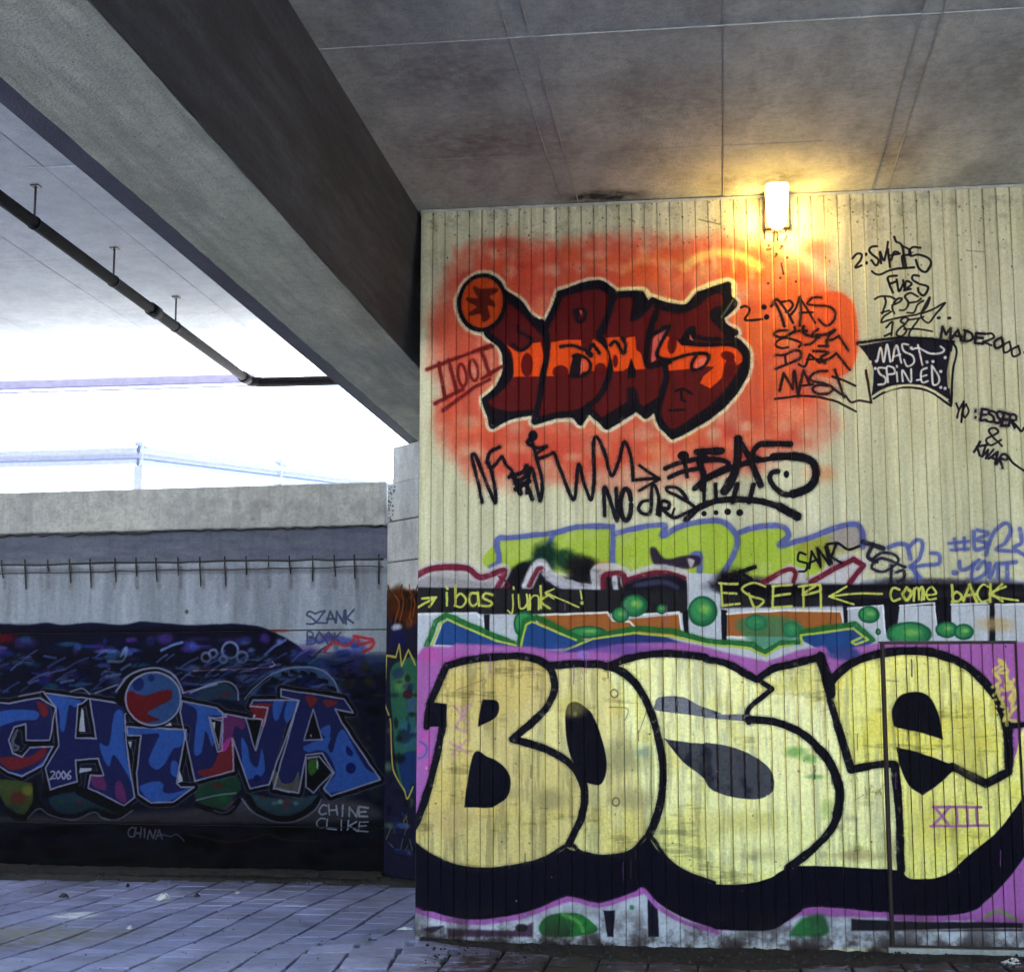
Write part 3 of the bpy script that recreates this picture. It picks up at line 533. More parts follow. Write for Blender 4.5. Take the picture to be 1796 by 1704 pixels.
    c.line([(1212, 430), (1218, 490)], 8, (214, 212, 220), .9, 3); c.fill([(1290, 450), (1500, 410), (1600, 440), (1610, 500), (1280, 520)], (14, 12, 28), 1, 5); c.line([(1330, 470), (1480, 450), (1560, 480)], 7, (70, 72, 104), .7, 4)
    c.frame(0, 0, 1)
    c.fill([(722, 1030), (1208, 1036), (1208, 1074), (722, 1078)], (10, 8, 18), 1, 2, .4, smooth=False)
    c.fill([(1205, 1006), (1262, 1006), (1264, 1120), (1205, 1120)], LW, 1, 1.2, smooth=False)
    c.fill([(1264, 1022), (1330, 1020), (1450, 1024), (1550, 1026), (1870, 1026), (1870, 1058), (1700, 1060), (1550, 1062), (1264, 1066)], (10, 8, 18), 1, 3, .4, smooth=False)
    c.spray(1285, 1020, 40, 30, (14, 10, 20), 1, .6); c.spray(1360, 1030, 120, 26, (14, 10, 20), .9, .5); c.spray(1640, 1024, 180, 16, (14, 10, 20), .7, .6)
    # white-and-maroon letter remains above ESER
    c.frame(1240, 880, 3.2302)
    c.fill([(300, 470), (460, 350), (560, 380), (560, 470)], (196, 190, 198), .95, 2, smooth=False); c.fill([(530, 470), (600, 420), (800, 290), (920, 330), (860, 470)], (200, 196, 204), .95, 2, smooth=False)
    c.line([(310, 462), (450, 385), (500, 400), (490, 450)], 8, MR, .95, 1.2); c.line([(590, 455), (700, 390), (830, 325), (885, 360), (800, 470)], 9, MR, .95, 1.2, smooth=False)
    c.fill([(300, 472), (530, 465), (900, 470), (1796, 460), (1796, 500), (300, 500)], (12, 8, 18), .95, 5, smooth=False)
    c.text('SANK', 500, 300, 240, 100, 4, color=BL, rot=-14, gap=.05, jit=.07, seed=21); c.line([(680, 240), (740, 235), (800, 270), (860, 250)], 4, BL)
    c.line([(185, 400), (270, 370)], 7, BL); c.line([(200, 410), (250, 440)], 6, BL)
    for L, wd in (([(880, 225), (1000, 265)], 7), ([(940, 240), (910, 310), (960, 340)], 6), ([(930, 330), (990, 290), (1060, 300), (1080, 340), (1000, 395), (930, 370), (990, 320), (1120, 370)], 4.5), ([(1045, 360), (1040, 470)], 4.5), ([(1070, 400), (1110, 390), (1115, 430), (1080, 455)], 4.5)): c.line(L, wd, (24, 22, 44), .92, 1)
    VB = (78, 88, 160)
    for L, wd in (([(1030, 260), (1080, 240), (1130, 250), (1150, 320)], 7), ([(1140, 260), (1190, 215), (1220, 240), (1200, 320), (1150, 370), (1230, 360), (1310, 350), (1315, 300), (1270, 290)], 6), ([(1160, 370), (1200, 430)], 8),
                  ([(1370, 235), (1480, 225)], 5), ([(1380, 272), (1480, 268)], 5), ([(1400, 210), (1410, 275)], 5), ([(1455, 205), (1460, 272)], 5), ([(1510, 170), (1520, 270), (1590, 240), (1530, 215), (1590, 180), (1530, 160)], 6), ([(1580, 300), (1620, 180), (1690, 120), (1720, 160), (1690, 230), (1640, 270), (1740, 280)], 6), ([(1770, 150), (1780, 230), (1740, 260), (1796, 300)], 6),
                  ([(1400, 400), (1410, 402)], 8), ([(1430, 340), (1440, 385), (1490, 370), (1540, 330)], 6), ([(1510, 350), (1500, 440), (1580, 400), (1570, 340), (1530, 380)], 6), ([(1600, 350), (1600, 430), (1640, 350), (1650, 430)], 6), ([(1660, 350), (1750, 340)], 6), ([(1700, 350), (1700, 440)], 6)): c.line(L, wd, VB, .85, 1.4)
    for y in (440, 460): c.spray(1190, y - 20, 40, 40, VB, .4, .8)
    # blocks, oranges, bubbles
    c.frame(0, 0, 1)
    c.fill([(727, 1076), (840, 1076), (848, 1090), (850, 1135), (727, 1140)], LW, 1, 1, smooth=False); c.line([(727, 1077), (835, 1075), (848, 1088), (850, 1120)], 4, (222, 224, 230), .9, .8, smooth=False)
    c.fill([(848, 1078), (858, 1078), (858, 1125), (850, 1120)], BL, 1, 1, smooth=False); c.fill([(936, 1078), (1066, 1072), (1076, 1088), (1190, 1078), (1197, 1118), (960, 1120)], (156, 88, 40), 1, 1, smooth=False)
    c.line([(936, 1079), (1065, 1074), (1074, 1088), (1104, 1090), (1112, 1098)], 3.4, (226, 222, 220), .95, .6, smooth=False); c.line([(1122, 1078), (1190, 1074), (1197, 1116)], 3.4, (226, 222, 220), .95, .6, smooth=False)
    c.fill([(1196, 1074), (1206, 1070), (1208, 1112), (1200, 1110)], BL, 1, 1, smooth=False); c.fill([(1264, 1068), (1275, 1070), (1274, 1130), (1266, 1130)], BL, 1, 1, smooth=False)
    c.fill([(1275, 1074), (1476, 1070), (1478, 1090), (1450, 1118), (1275, 1115)], (156, 88, 40), 1, 1, smooth=False); c.line([(1275, 1076), (1380, 1070), (1475, 1072), (1478, 1090)], 3.4, (226, 222, 220), .95, .6, smooth=False)
    c.line([(1275, 1118), (1316, 1118), (1316, 1124)], 3.4, (226, 222, 220), .95, .6, smooth=False)
    c.fill([(1478, 1064), (1486, 1064), (1486, 1090), (1480, 1100)], BL, 1, 1, smooth=False); c.fill([(1550, 1060), (1578, 1060), (1572, 1110), (1552, 1110)], BL, 1, 1.2, smooth=False); c.fill([(1640, 1058), (1668, 1060), (1668, 1112), (1644, 1114)], BL, 1, 1.2, smooth=False); c.fill([(1736, 1058), (1744, 1058), (1746, 1146), (1734, 1130)], BL, 1, 1.2, smooth=False)
    c.fill([(1478, 1050), (1870, 1046), (1870, 1058), (1478, 1064)], BL, 1, 1.5, smooth=False)
    for a, b in (((1486, 1068), (1548, 1062)), ((1578, 1062), (1638, 1058)), ((1668, 1060), (1732, 1058)), ((1746, 1060), (1870, 1058))): c.line([a, b], 3, (226, 228, 236), .9, .6)
    c.line([(1548, 1062), (1552, 1110)], 3, (226, 228, 236), .9, .6); c.line([(1638, 1060), (1644, 1106)], 2.4, (226, 228, 236), .9, .6)
    c.spray(1750, 1095, 50, 18, (190, 160, 110), .7, .8)
    def bubble(x, y, rx, ry, lite=True):
        c.fill(ell(x, y, rx, ry), (28, 100, 62), .96, 1.4); c.fill(ell(x - rx * .1, y - ry * .1, rx * .72, ry * .72), (58, 142, 84), .85, rx * .14)
        c.line(ell(x, y, rx * .9, ry * .9), 2, (20, 70, 50), .7, 1, closed=True)
        if lite: c.spray(x + rx * .1, y - ry * .15, rx * .6, ry * .5, (150, 190, 90), .8, .9)
    for q in ((1232, 1072, 26, 27), (1112, 1062, 24, 20), (1088, 1078, 15, 14), (1160, 1068, 9, 9), (1524, 1078, 19, 15), (1594, 1112, 40, 22), (1660, 1104, 20, 14), (1690, 1108, 18, 14), (1326, 1092, 20, 14), (1388, 1104, 16, 14), (920, 1094, 20, 24), (1030, 1108, 34, 10), (1540, 1108, 4, 5)): bubble(*q)
    c.fill([(1290, 1096), (1320, 1080), (1360, 1080), (1400, 1090), (1410, 1110), (1370, 1130), (1330, 1135)], (44, 120, 84), .7, 5)
    DB = (30, 66, 128); LG = (176, 190, 80); G2 = (30, 98, 44)
    c.fill([(780, 1084), (762, 1130), (950, 1140), (890, 1130)], DB, 1, 1, smooth=False); c.fill([(928, 1092), (908, 1140), (1030, 1135), (1010, 1122), (960, 1100)], DB, 1, 1, smooth=False)
    c.fill([(985, 1140), (1040, 1118), (1100, 1112), (1160, 1114), (1200, 1128), (1240, 1138), (1240, 1145), (985, 1145)], (34, 50, 110), 1, 3, smooth=False); c.fill([(1400, 1110), (1500, 1100), (1530, 1128), (1480, 1150), (1440, 1140), (1410, 1125)], DB, 1, 1.2, smooth=False)
    for L in ([(748, 1132), (764, 1090), (782, 1078), (860, 1112), (900, 1128)], [(908, 1136), (920, 1088), (940, 1082), (1010, 1116), (1020, 1124)], [(1060, 1112), (1120, 1102), (1180, 1106), (1238, 1124), (1320, 1130), (1340, 1144), (1370, 1128), (1400, 1126), (1408, 1108), (1500, 1094), (1530, 1122)]): c.line(L, 9, G2, .95, 1.2, smooth=False)
    for L in ([(756, 1134), (772, 1094), (784, 1086), (870, 1124), (905, 1132)], [(912, 1138), (922, 1096), (932, 1090), (1010, 1122)], [(985, 1142), (1040, 1120), (1110, 1110), (1180, 1116), (1240, 1130), (1310, 1136), (1342, 1150), (1366, 1134), (1390, 1132)], [(1406, 1130), (1404, 1114), (1496, 1102), (1522, 1122), (1500, 1130), (1492, 1126), (1510, 1118)]): c.line(L, 3.6, LG, .95, .8, smooth=False)
    YT = (196, 198, 92); c.frame(*F3)
    c.text('ibas', 232, 468, 300, 118, 3.8, color=YT, gap=.05, jit=.04, seed=30); c.text('junk', 605, 470, 245, 130, 3.8, color=YT, gap=.02, jit=.04, seed=31); c.fill(ell(1028, 568, 11, 11), YT); c.line([(1020, 500), (1026, 545)], 3, YT)
    c.line([(70, 612), (205, 538)], 3.8, YT); c.line([(130, 545), (208, 536), (208, 536), (170, 592)], 3.8, YT, smooth=False); c.line([(1010, 592), (820, 510), (870, 490)], 2.6, YT, smooth=False); c.line([(820, 512), (870, 545)], 2.6, YT)
    c.frame(1240, 880, 3.2302)
    for L in ([(80, 460), (85, 588)], [(68, 462), (170, 465)], [(85, 515), (165, 520)], [(85, 588), (185, 578)], [(330, 480), (260, 460), (195, 490), (240, 530), (320, 560), (270, 598), (235, 520)], [(375, 475), (370, 598)], [(370, 478), (480, 470)], [(372, 535), (470, 520)], [(370, 598), (480, 590)], [(545, 480), (545, 605)], [(520, 480), (625, 470), (640, 500), (560, 525), (545, 520), (620, 470)], [(640, 470), (645, 600)]): c.line(L, 3.8, YT, .95, .8, smooth=len(L) > 4)
    c.line([(990, 522), (850, 520), (690, 536)], 3.4, YT); c.line([(790, 480), (690, 536), (690, 536), (830, 580)], 3.4, YT, smooth=False)
    c.text('come', 1030, 440, 270, 118, 3.8, color=YT, gap=.08, jit=.05, seed=33); c.text('bACK', 1380, 468, 290, 95, 3.8, color=YT, gap=.02, jit=.05, seed=34); c.line([(1690, 480), (1600, 525), (1760, 560)], 3.6, YT)
    c.line([(1218, 490), (1216, 560)], 3, YT)
    # ---- BOSE
    F5 = (700, 1100, 2.8214); F6 = (1240, 1100, 2.8219); PU = (166, 92, 168)
    def q5(L): return [(700 + x / 2.8214, 1100 + y / 2.8214) for x, y in L]
    def q6(L): return [(1240 + x / 2.8219, 1100 + y / 2.8219) for x, y in L]
    c.frame(0, 0, 1)
    c.fill([(722, 1160), (745, 1134), (790, 1134), (800, 1128), (930, 1134), (1000, 1144), (1100, 1128), (1200, 1126), (1300, 1150), (1345, 1160), (1400, 1140), (1445, 1132), (1460, 1150), (1500, 1134), (1560, 1124), (1870, 1126), (1870, 1560), (1870, 1630), (1740, 1628), (1700, 1612), (1400, 1606), (1360, 1628), (1250, 1632), (1160, 1590), (1130, 1566), (1050, 1586), (1000, 1580), (900, 1612), (820, 1618), (722, 1594)], PU, 1, 3, .4, smooth=False)
    c.spray(800, 1160, 40, 20, (176, 70, 150), .5, .8); c.spray(1060, 1138, 120, 12, (90, 70, 150), .6, .8); c.spray(1480, 1146, 40, 14, (50, 64, 120), .9, .6)
    c.fill(ell(1023, 1148, 10, 8), (150, 120, 210), .8, 2); c.spray(750, 1150, 30, 20, (186, 84, 160), .8, .7)
    for x, y in ((745, 1290), (738, 1310), (752, 1340)): c.spray(x, y, 18, 22, (190, 90, 170), .8, .6)
    c.line([(736, 1300), (748, 1310), (744, 1325), (734, 1330)], 3, (60, 90, 150), .7, 1.5)
    B = [(235, 190), (235, 190), (380, 155), (560, 143), (680, 160), (745, 205), (768, 280), (755, 350), (700, 430), (560, 553), (560, 553), (720, 600), (850, 680), (912, 790), (905, 920), (840, 1075), (700, 1150), (500, 1192), (330, 1190), (180, 1140), (62, 1060), (62, 1060), (62, 1010), (62, 1010), (110, 900), (170, 700), (215, 500), (215, 500), (148, 380), (148, 380)]
    O = [(755, 190), (880, 182), (1010, 188), (1130, 240), (1220, 360), (1280, 540), (1300, 740), (1280, 900), (1235, 1025), (1150, 1105), (1020, 1132), (900, 1112), (800, 1060), (700, 800), (600, 620), (555, 553), (555, 553), (690, 430), (750, 330)]
    Sx = q5([(1030, 195), (1130, 155), (1300, 130), (1500, 145)]) + q6([(0, 160), (100, 180), (190, 230), (245, 258), (245, 258), (330, 205), (450, 175), (560, 148), (560, 148), (620, 400), (712, 702), (712, 702), (905, 676), (930, 720), (950, 960), (958, 1200), (958, 1200), (760, 1190), (440, 1182), (300, 1245), (160, 1270), (20, 1266)]) + q5([(1440, 1222), (1330, 1150), (1235, 1030), (1200, 800), (1100, 400)])
    E_ = q6([(618, 262), (680, 200), (780, 150), (920, 122), (1080, 120), (1230, 165), (1350, 250), (1440, 370), (1485, 500), (1500, 700), (1569, 480), (1640, 470), (1640, 700), (1560, 840), (1440, 1000), (1300, 1120), (1190, 1215), (1080, 1243), (968, 1210), (950, 960), (930, 700), (905, 676), (712, 702), (620, 400)])
    # shadow below and round the letters
    sh = q5([(62, 1060), (62, 1372), (160, 1405), (300, 1440), (450, 1440), (650, 1402), (830, 1332), (830, 1332), (920, 1356), (1040, 1358), (1210, 1290), (1210, 1290), (1290, 1370), (1420, 1440), (1560, 1488)]) + q6([(40, 1492), (200, 1502), (320, 1495), (400, 1450), (490, 1392), (560, 1386), (760, 1400), (900, 1420), (1160, 1424), (1310, 1400), (1380, 1350), (1470, 1260), (1569, 1130), (1700, 900), (1600, 800), (1400, 700), (900, 1000), (400, 900), (0, 1000)]) + q5([(1200, 900), (800, 800), (400, 1000)])
    c.fill(sh, (8, 7, 22), 1, 1.2, .25)
    YL = (247, 241, 150); kw = dict(a=1, soft=.8)
    c.fill(O, (1, 1, 1), a=0)
    c.frame(0, 0, 1)
    c.fill(q5(O), (236, 221, 136), gloss=.66, **kw); c.fill(Sx, YL, gloss=.85, **kw); c.fill(E_, (248, 238, 112), gloss=.72, **kw); c.frame(*F5); c.fill(B, (220, 199, 122), gloss=.55, **kw)  # fills run from tan at left to pale yellow, light falloff in the colour
    # worn marks on the yellow
    gg = random.Random(9); c.frame(0, 0, 1)
    for i in range(90):
        x = gg.uniform(740, 1780); y = gg.uniform(1190, 1530); L = gg.uniform(4, 22); an = gg.uniform(-.5, .5)
        if i % 3 == 0: c.line([(x, y), (x + L * math.cos(an), y + L * math.sin(an))], gg.uniform(.8, 1.8), (60, 56, 50), gg.uniform(.25, .6), 1.2, dust=.7)
        elif i % 3 == 1: c.spray(x, y, gg.uniform(8, 30), gg.uniform(5, 12), (120, 112, 84), gg.uniform(.15, .4), .9, seed=i)
        else: c.fill(ell(x, y, gg.uniform(.8, 2), gg.uniform(.8, 2.2)), (70, 50, 36), .7, .8)
    for x, y, rx, ry, cc, a in ((1085, 1330, 70, 40, (120, 120, 96), .5), (1100, 1400, 60, 30, (130, 120, 90), .45), (1130, 1320, 26, 16, (120, 150, 160), .5), (800, 1440, 50, 40, (150, 120, 80), .4), (870, 1390, 60, 18, (120, 110, 80), .4), (960, 1400, 40, 30, (120, 110, 80), .5), (1395, 1318, 26, 14, (110, 170, 90), .7), (1420, 1330, 20, 10, (110, 170, 90), .7), (1430, 1362, 22, 6, (100, 160, 90), .7), (1450, 1420, 16, 26, (150, 180, 90), .5), (1500, 1500, 60, 14, (150, 130, 90), .5), (1340, 1500, 60, 24, (160, 140, 100), .35), (1560, 1500, 9, 60, (150, 120, 90), .5)): c.spray(x, y, rx, ry, cc, a, .85)
    for x, y in ((1077, 1216), (1080, 1406)): c.line(ell(x, y, 6, 7), 2, (90, 80, 60), .8, 1, closed=True)
    c.line([(1068, 1240), (1100, 1243), (1096, 1262)], 1.4, (110, 100, 74), .7, .8); c.line([(1120, 1285), (1134, 1246)], 1.2, (110, 100, 74), .7, .8); c.line([(800, 1210), (850, 1192), (846, 1204)], 1.2, (110, 96, 70), .7, .8)
    g9 = random.Random(2)
    for i in range(16): x = g9.uniform(1490, 1550); y = g9.uniform(1370, 1395); c.line([(x, y), (x + g9.uniform(-8, 10), y + g9.uniform(-12, 12))], 1, (130, 120, 90), .7, .7)
    c.frame(*F5)
    K = dict(color=BL, a=1, soft=1.0, gloss=.3); KK = (10, 9, 24)
    # counters
    c.fill([(408, 372), (430, 356), (482, 366), (493, 405), (470, 450), (388, 492), (388, 492)], KK, 1, 1, .22); c.fill([(366, 630), (440, 640), (520, 690), (550, 760), (532, 840), (460, 892), (460, 892), (320, 890), (320, 890)], KK, 1, 1, .22)
    c.fill([(862, 368), (825, 400), (824, 520), (850, 640), (910, 750), (955, 776), (1000, 772), (1026, 690), (1005, 560), (960, 440), (910, 385)], KK, 1, 1, .22); c.spray(870, 430, 14, 20, (120, 100, 60), .8, .8)
    c.fill([(148, 380), (235, 380), (235, 380), (235, 490), (235, 490), (132, 492), (132, 492)], KK, 1, 1, .22)
    # outlines
    c.frame(0, 0, 1)
    c.line(q5([(62, 1010), (110, 900), (170, 700), (215, 490)]), 12.5, **K); c.line(q5([(135, 490), (148, 380), (148, 380), (235, 190), (235, 190), (380, 155), (560, 143), (680, 160), (745, 205), (768, 280), (755, 350), (700, 430), (560, 553), (560, 553), (720, 600), (850, 680), (912, 790), (905, 920), (840, 1070)]), 12.5, **K)
    c.line(q5([(755, 190), (880, 182), (1010, 188), (1130, 240), (1220, 360), (1280, 540), (1305, 740), (1285, 900), (1235, 1025)]), 12.5, **K)
    c.line(q5([(1030, 195), (1130, 155), (1300, 130), (1500, 145)]) + q6([(0, 160), (100, 180), (190, 230), (245, 258), (245, 258), (330, 205), (450, 175), (560, 148)]), 12.5, **K)
    c.line(q6([(560, 160), (595, 290), (620, 400), (712, 702), (712, 702), (905, 676), (930, 720), (950, 960), (958, 1200)]), 12.5, **K); c.line(q6([(560, 140), (600, 250), (618, 330)]), 13, **K)
    c.line(q6([(245, 255), (322, 305), (322, 305), (205, 405), (205, 470)]), 8, **K)
    c.fill(q5([(1265, 380), (1290, 345), (1400, 345), (1480, 385), (1590, 425)]) + q6([(60, 432), (205, 432), (205, 462), (0, 448)]) + q5([(1500, 440), (1380, 425), (1270, 410)]), (10, 14, 60), 1, 1, .8)  # S counters tinted blue, the sky's glare put into their colour
    c.line(q6([(205, 458), (300, 462), (400, 490), (500, 545), (590, 640), (645, 750), (658, 860), (630, 970), (560, 1060), (470, 1140), (400, 1190)]), 12.5, **K); c.line(q6([(540, 590), (610, 680), (650, 800), (640, 940)]), 12, **K)
    c.fill(q5([(1310, 550), (1310, 550), (1400, 566), (1500, 575)]) + q6([(0, 572), (120, 592), (220, 632), (300, 690), (330, 750), (320, 815), (240, 850), (120, 838), (20, 800)]) + q5([(1500, 740), (1400, 660)]), (8, 9, 36), 1, 1, .6)
    c.line(q6([(618, 262), (680, 200), (780, 150), (920, 122), (1080, 120), (1230, 165), (1350, 250), (1440, 370), (1482, 500), (1490, 620), (1488, 712), (1488, 712), (1378, 775), (1378, 775), (1210, 688)]), 13.5, **K); c.line(q6([(1482, 490), (1600, 478)]), 8, **K)
    c.line(q6([(1440, 380), (1480, 500), (1490, 700)]), 13, **K)
    c.fill(q6([(918, 470), (916, 400), (960, 335), (1050, 320), (1110, 360), (1148, 450), (1165, 556), (1165, 556), (1060, 522), (940, 495)]), KK, 1, 1, .22)
    c.fill(q6([(935, 590), (935, 590), (1080, 630), (1235, 690), (1235, 690), (1150, 770), (1065, 830), (1065, 830), (1000, 785), (955, 690)]), KK, 1, 1, .22)
    c.line(q5([(62, 1060), (180, 1140), (330, 1190), (500, 1192), (700, 1150), (840, 1075), (900, 1112), (1020, 1132), (1150, 1105), (1235, 1030), (1330, 1150), (1440, 1222), (1560, 1262)]), 6, **K)
    g6 = random.Random(17)
    c.frame(0, 0, 1)
    for i in range(34):      # thin runs of paint
        x = g6.uniform(745, 1785); y = g6.choice([1155, 1160, 1290, 1340, 1500, 1060, 1044]) + g6.uniform(-10, 16); L = g6.uniform(10, 34)
        c.line([(x, y), (x + g6.uniform(-.6, .6), y + L)], g6.uniform(1, 1.9), g6.choice([BL, (150, 84, 150), (60, 50, 40)]), g6.uniform(.4, .8), .7)
    for i in range(60):      # overspray specks
        x = g6.uniform(745, 1785); y = g6.uniform(1130, 1600); c.fill(ell(x, y, g6.uniform(.6, 1.6)), g6.choice([BL, (150, 84, 150), (230, 224, 170)]), .8, .6)
    for x, y, rx, ry in ((1640, 1450, 70, 60), (1700, 1300, 40, 90), (1230, 1450, 60, 50), (1000, 1240, 40, 30), (1320, 1440, 90, 30)): c.spray(x, y, rx, ry, (200, 184, 96), .45, .9, seed=int(x))
    # small things on it
    c.frame(*F6); PP = (160, 96, 160)
    for L in ([(1115, 888), (1355, 888)], [(1105, 982), (1390, 980)], [(1125, 890), (1195, 980)], [(1195, 890), (1118, 980)], [(1232, 890), (1236, 980)], [(1285, 890), (1288, 980)], [(1330, 890), (1332, 980)]): c.line(L, 4, PP, .9, 1, smooth=False)
    g8 = random.Random(8)
    for i in range(26):
        x = g8.uniform(1415, 1530); y = 160 + i * 11; c.line([(x, y), (x + g8.uniform(-28, 28), y + g8.uniform(10, 50)), (x + g8.uniform(-20, 20), y + g8.uniform(20, 60))], 4, (222, 206, 106), .85, 2)
    c.frame(*F5)
    for L in ([(270, 390), (350, 480)], [(350, 380), (280, 490)], [(300, 400), (330, 400)], [(250, 570), (340, 620)], [(330, 560), (262, 630)], [(285, 500), (340, 520)]): c.line(L, 4, (170, 100, 170), .7, 1.8, dust=.6)
    # foot of the wall
    c.fill([(1010, 1400), (1068, 1400), (1060, 1530), (1030, 1530)], (16, 14, 32), 1, 1.4, smooth=False); c.fill([(1228, 1340), (1278, 1390), (1285, 1530), (1232, 1530)], (16, 14, 32), 1, 1.4, smooth=False)
    c.fill([(690, 1480), (740, 1425), (830, 1412), (910, 1425), (980, 1500), (840, 1530), (720, 1525)], (34, 116, 50), 1, 1.4); c.line([(810, 1420), (880, 1450), (910, 1500)], 5, (110, 190, 90), .8, 2)
    c.fill([(120, 1490), (220, 1475), (160, 1510)], (40, 20, 50), .9, 2); c.fill([(240, 1490), (560, 1500), (660, 1460), (660, 1530), (240, 1530)], (60, 34, 60), .9, 3, smooth=False); c.fill(ell(605, 1485, 30, 20), (26, 22, 26), .9, 2)
    c.fill(ell(1150, 1385, 12, 12), (40, 110, 60), .9, 2); c.line([(1190, 1300), (1215, 1305), (1290, 1390), (1430, 1465), (1580, 1510)], 6, PU, .95, 2)
    c.line([(62, 1390), (160, 1425), (300, 1455), (450, 1455), (650, 1418), (830, 1345), (1000, 1372), (1200, 1305)], 7, PU, .95, 2)
    c.frame(*F6)
    c.fill([(420, 1500), (470, 1440), (560, 1420), (590, 1450), (590, 1520), (420, 1530)], (34, 100, 50), .95, 4); c.fill([(712, 1442), (890, 1450), (1560, 1460), (1560, 1500), (712, 1500)], (16, 14, 26), .95, 2, smooth=False)
    c.line([(480, 1402), (560, 1396), (760, 1412), (890, 1420)], 7, PU, 1, 2); c.line([(900, 1434), (1160, 1438), (1330, 1425), (1400, 1380), (1480, 1290)], 7, PU, 1, 2)
    c.line([(910, 1500), (1200, 1492), (1569, 1488)], 2, (170, 160, 160), .7, 1.2); c.line([(1375, 1430), (1440, 1400), (1520, 1440)], 4, (110, 150, 70), .9, 2)
    gl = sstep(.42, .54, c.c[..., 3]); vs = fbm(h, w_, 46, 5, .62, 91, ax=.3, ay=3.2); hs = fbm(h, w_, 60, 6, .68, 92, ax=2.2, ay=.3); ps = fbm(h, w_, 130, 6, .66, 93)
    k_ = 1 - gl * (0.2 * sstep(.46, .7, vs) + 0.2 * sstep(.54, .66, hs) * sstep(.5, .62, ps)); ton = np.array([1.0, .97, .86])
    c.c[..., :3] *= k_[..., None]; c.c[..., :3] *= 1 - (gl * sstep(.5, .66, ps))[..., None] * (1 - ton) * .5
    c.c[..., 3] *= 1 - .35 * gl * sstep(.5, .62, ps)
    # grime: dirt rising from the ground, speckles, rusty runs under the lamp
    zz = (np.arange(h) * c.res + c.v0)[:, None]; dirt = np.clip((0.34 - zz) / 0.3, 0, 1) * sstep(.3, .62, fbm(h, w_, 60, 6, .65, 77)) * .9
    c.c[..., :3] = c.c[..., :3] * (1 - dirt[..., None]) + np.array([.16, .12, .12]) * dirt[..., None]
    up = np.clip((zz - 4.9) / .8, 0, 1) * sstep(.5, .75, fbm(h, w_, 40, 6, .7, 78)) * .28
    c.c[..., :3] = c.c[..., :3] * (1 - up[..., None]) + np.array([.3, .28, .26]) * up[..., None]
    c.frame(0, 0, 1); g7 = random.Random(12)
    for i in range(260):
        x = g7.uniform(742, 1790); y = 350 + abs(g7.gauss(0, 60)); c.fill(ell(x, y, g7.uniform(.6, 1.6), g7.uniform(.6, 2)), (60, 52, 44), g7.uniform(.3, .9), .8)
    for i in range(90):
        x = g7.uniform(742, 1790); y = g7.uniform(360, 1000); c.fill(ell(x, y, g7.uniform(.6, 1.2), g7.uniform(.8, 2)), (80, 70, 56), g7.uniform(.3, .7), .8)
    BR = (52, 34, 24)
    for L in ([(1358, 404), (1357, 424)], [(1340, 405), (1341, 420)], [(1380, 414), (1375, 422)], [(1345, 438), (1352, 437)], [(1368, 437), (1373, 432)], [(1362, 446), (1359, 450)], [(1370, 462), (1374, 480)]): c.line(L, 2.6, BR, .8, 1)
    for x, y in ((1348, 431), (1370, 432), (1361, 446), (1374, 480), (1368, 488), (1396, 494), (1380, 452), (1347, 497)): c.fill(ell(x, y, 2.2, 2.2), BR, .85, 1)
    c.line([(1225, 385), (1262, 394)], 2, (90, 84, 74), .7, 1); c.line([(1694, 440), (1725, 442)], 1.6, (110, 100, 90), .6, 1)
    # general wear: fine grain and uneven strength of the old paint
    c.c[..., :3] *= (0.93 + 0.12 * c.grain[..., None]); c.c[..., :3] *= 0.95 + 0.1 * st[..., None]
paint_right(P1)
# ------------------------------------------------------------------ the far wall's plane and its paint
_a = hit(680, 845, 2, 4.25); _b = hit(0, 865, 2, 4.25)
FW_R = np.array([_a[0], _a[1]]); FW_L = np.array([_b[0], _b[1]]); FW_D = (FW_L - FW_R) / np.linalg.norm(FW_L - FW_R); FW_N = np.array([FW_D[1], -FW_D[0]])
if FW_N[1] > 0: FW_N = -FW_N            # towards the camera
def hitline(px, py, p0, d):
    """photo pixel on an upright plane through p0 along d: distance along it, height"""
    r = ray(px, py); n = np.array([-d[1], d[0]]); t = ((p0 - CAM[:2]) @ n) / (r[:2] @ n); q = CAM + t * r
    return float((q[:2] - p0) @ d), float(q[2])
PR_L = np.array([hit(683, 845, 1, 4.62)[0], 4.62]); PR_R = np.array([-2.95, 3.98]); PR_D = (PR_R - PR_L) / np.linalg.norm(PR_R - PR_L)
P2 = Paint(-0.3, 5.6, 0, 4.25, 0.0045, lambda x, y: hitline(x, y, FW_R, FW_D), (144, 152, 166), 15)
P3 = Paint(-0.15, 0.9, 0, 4.65, 0.005, lambda x, y: hitline(x, y, PR_L, PR_D), (176, 178, 180), 25)
P2.ppx = 1 * abs(P2.tomap(301, 1300)[0] - P2.tomap(300, 1300)[0]) / P2.res
P3.ppx = P2.ppx * P2.res / P3.res
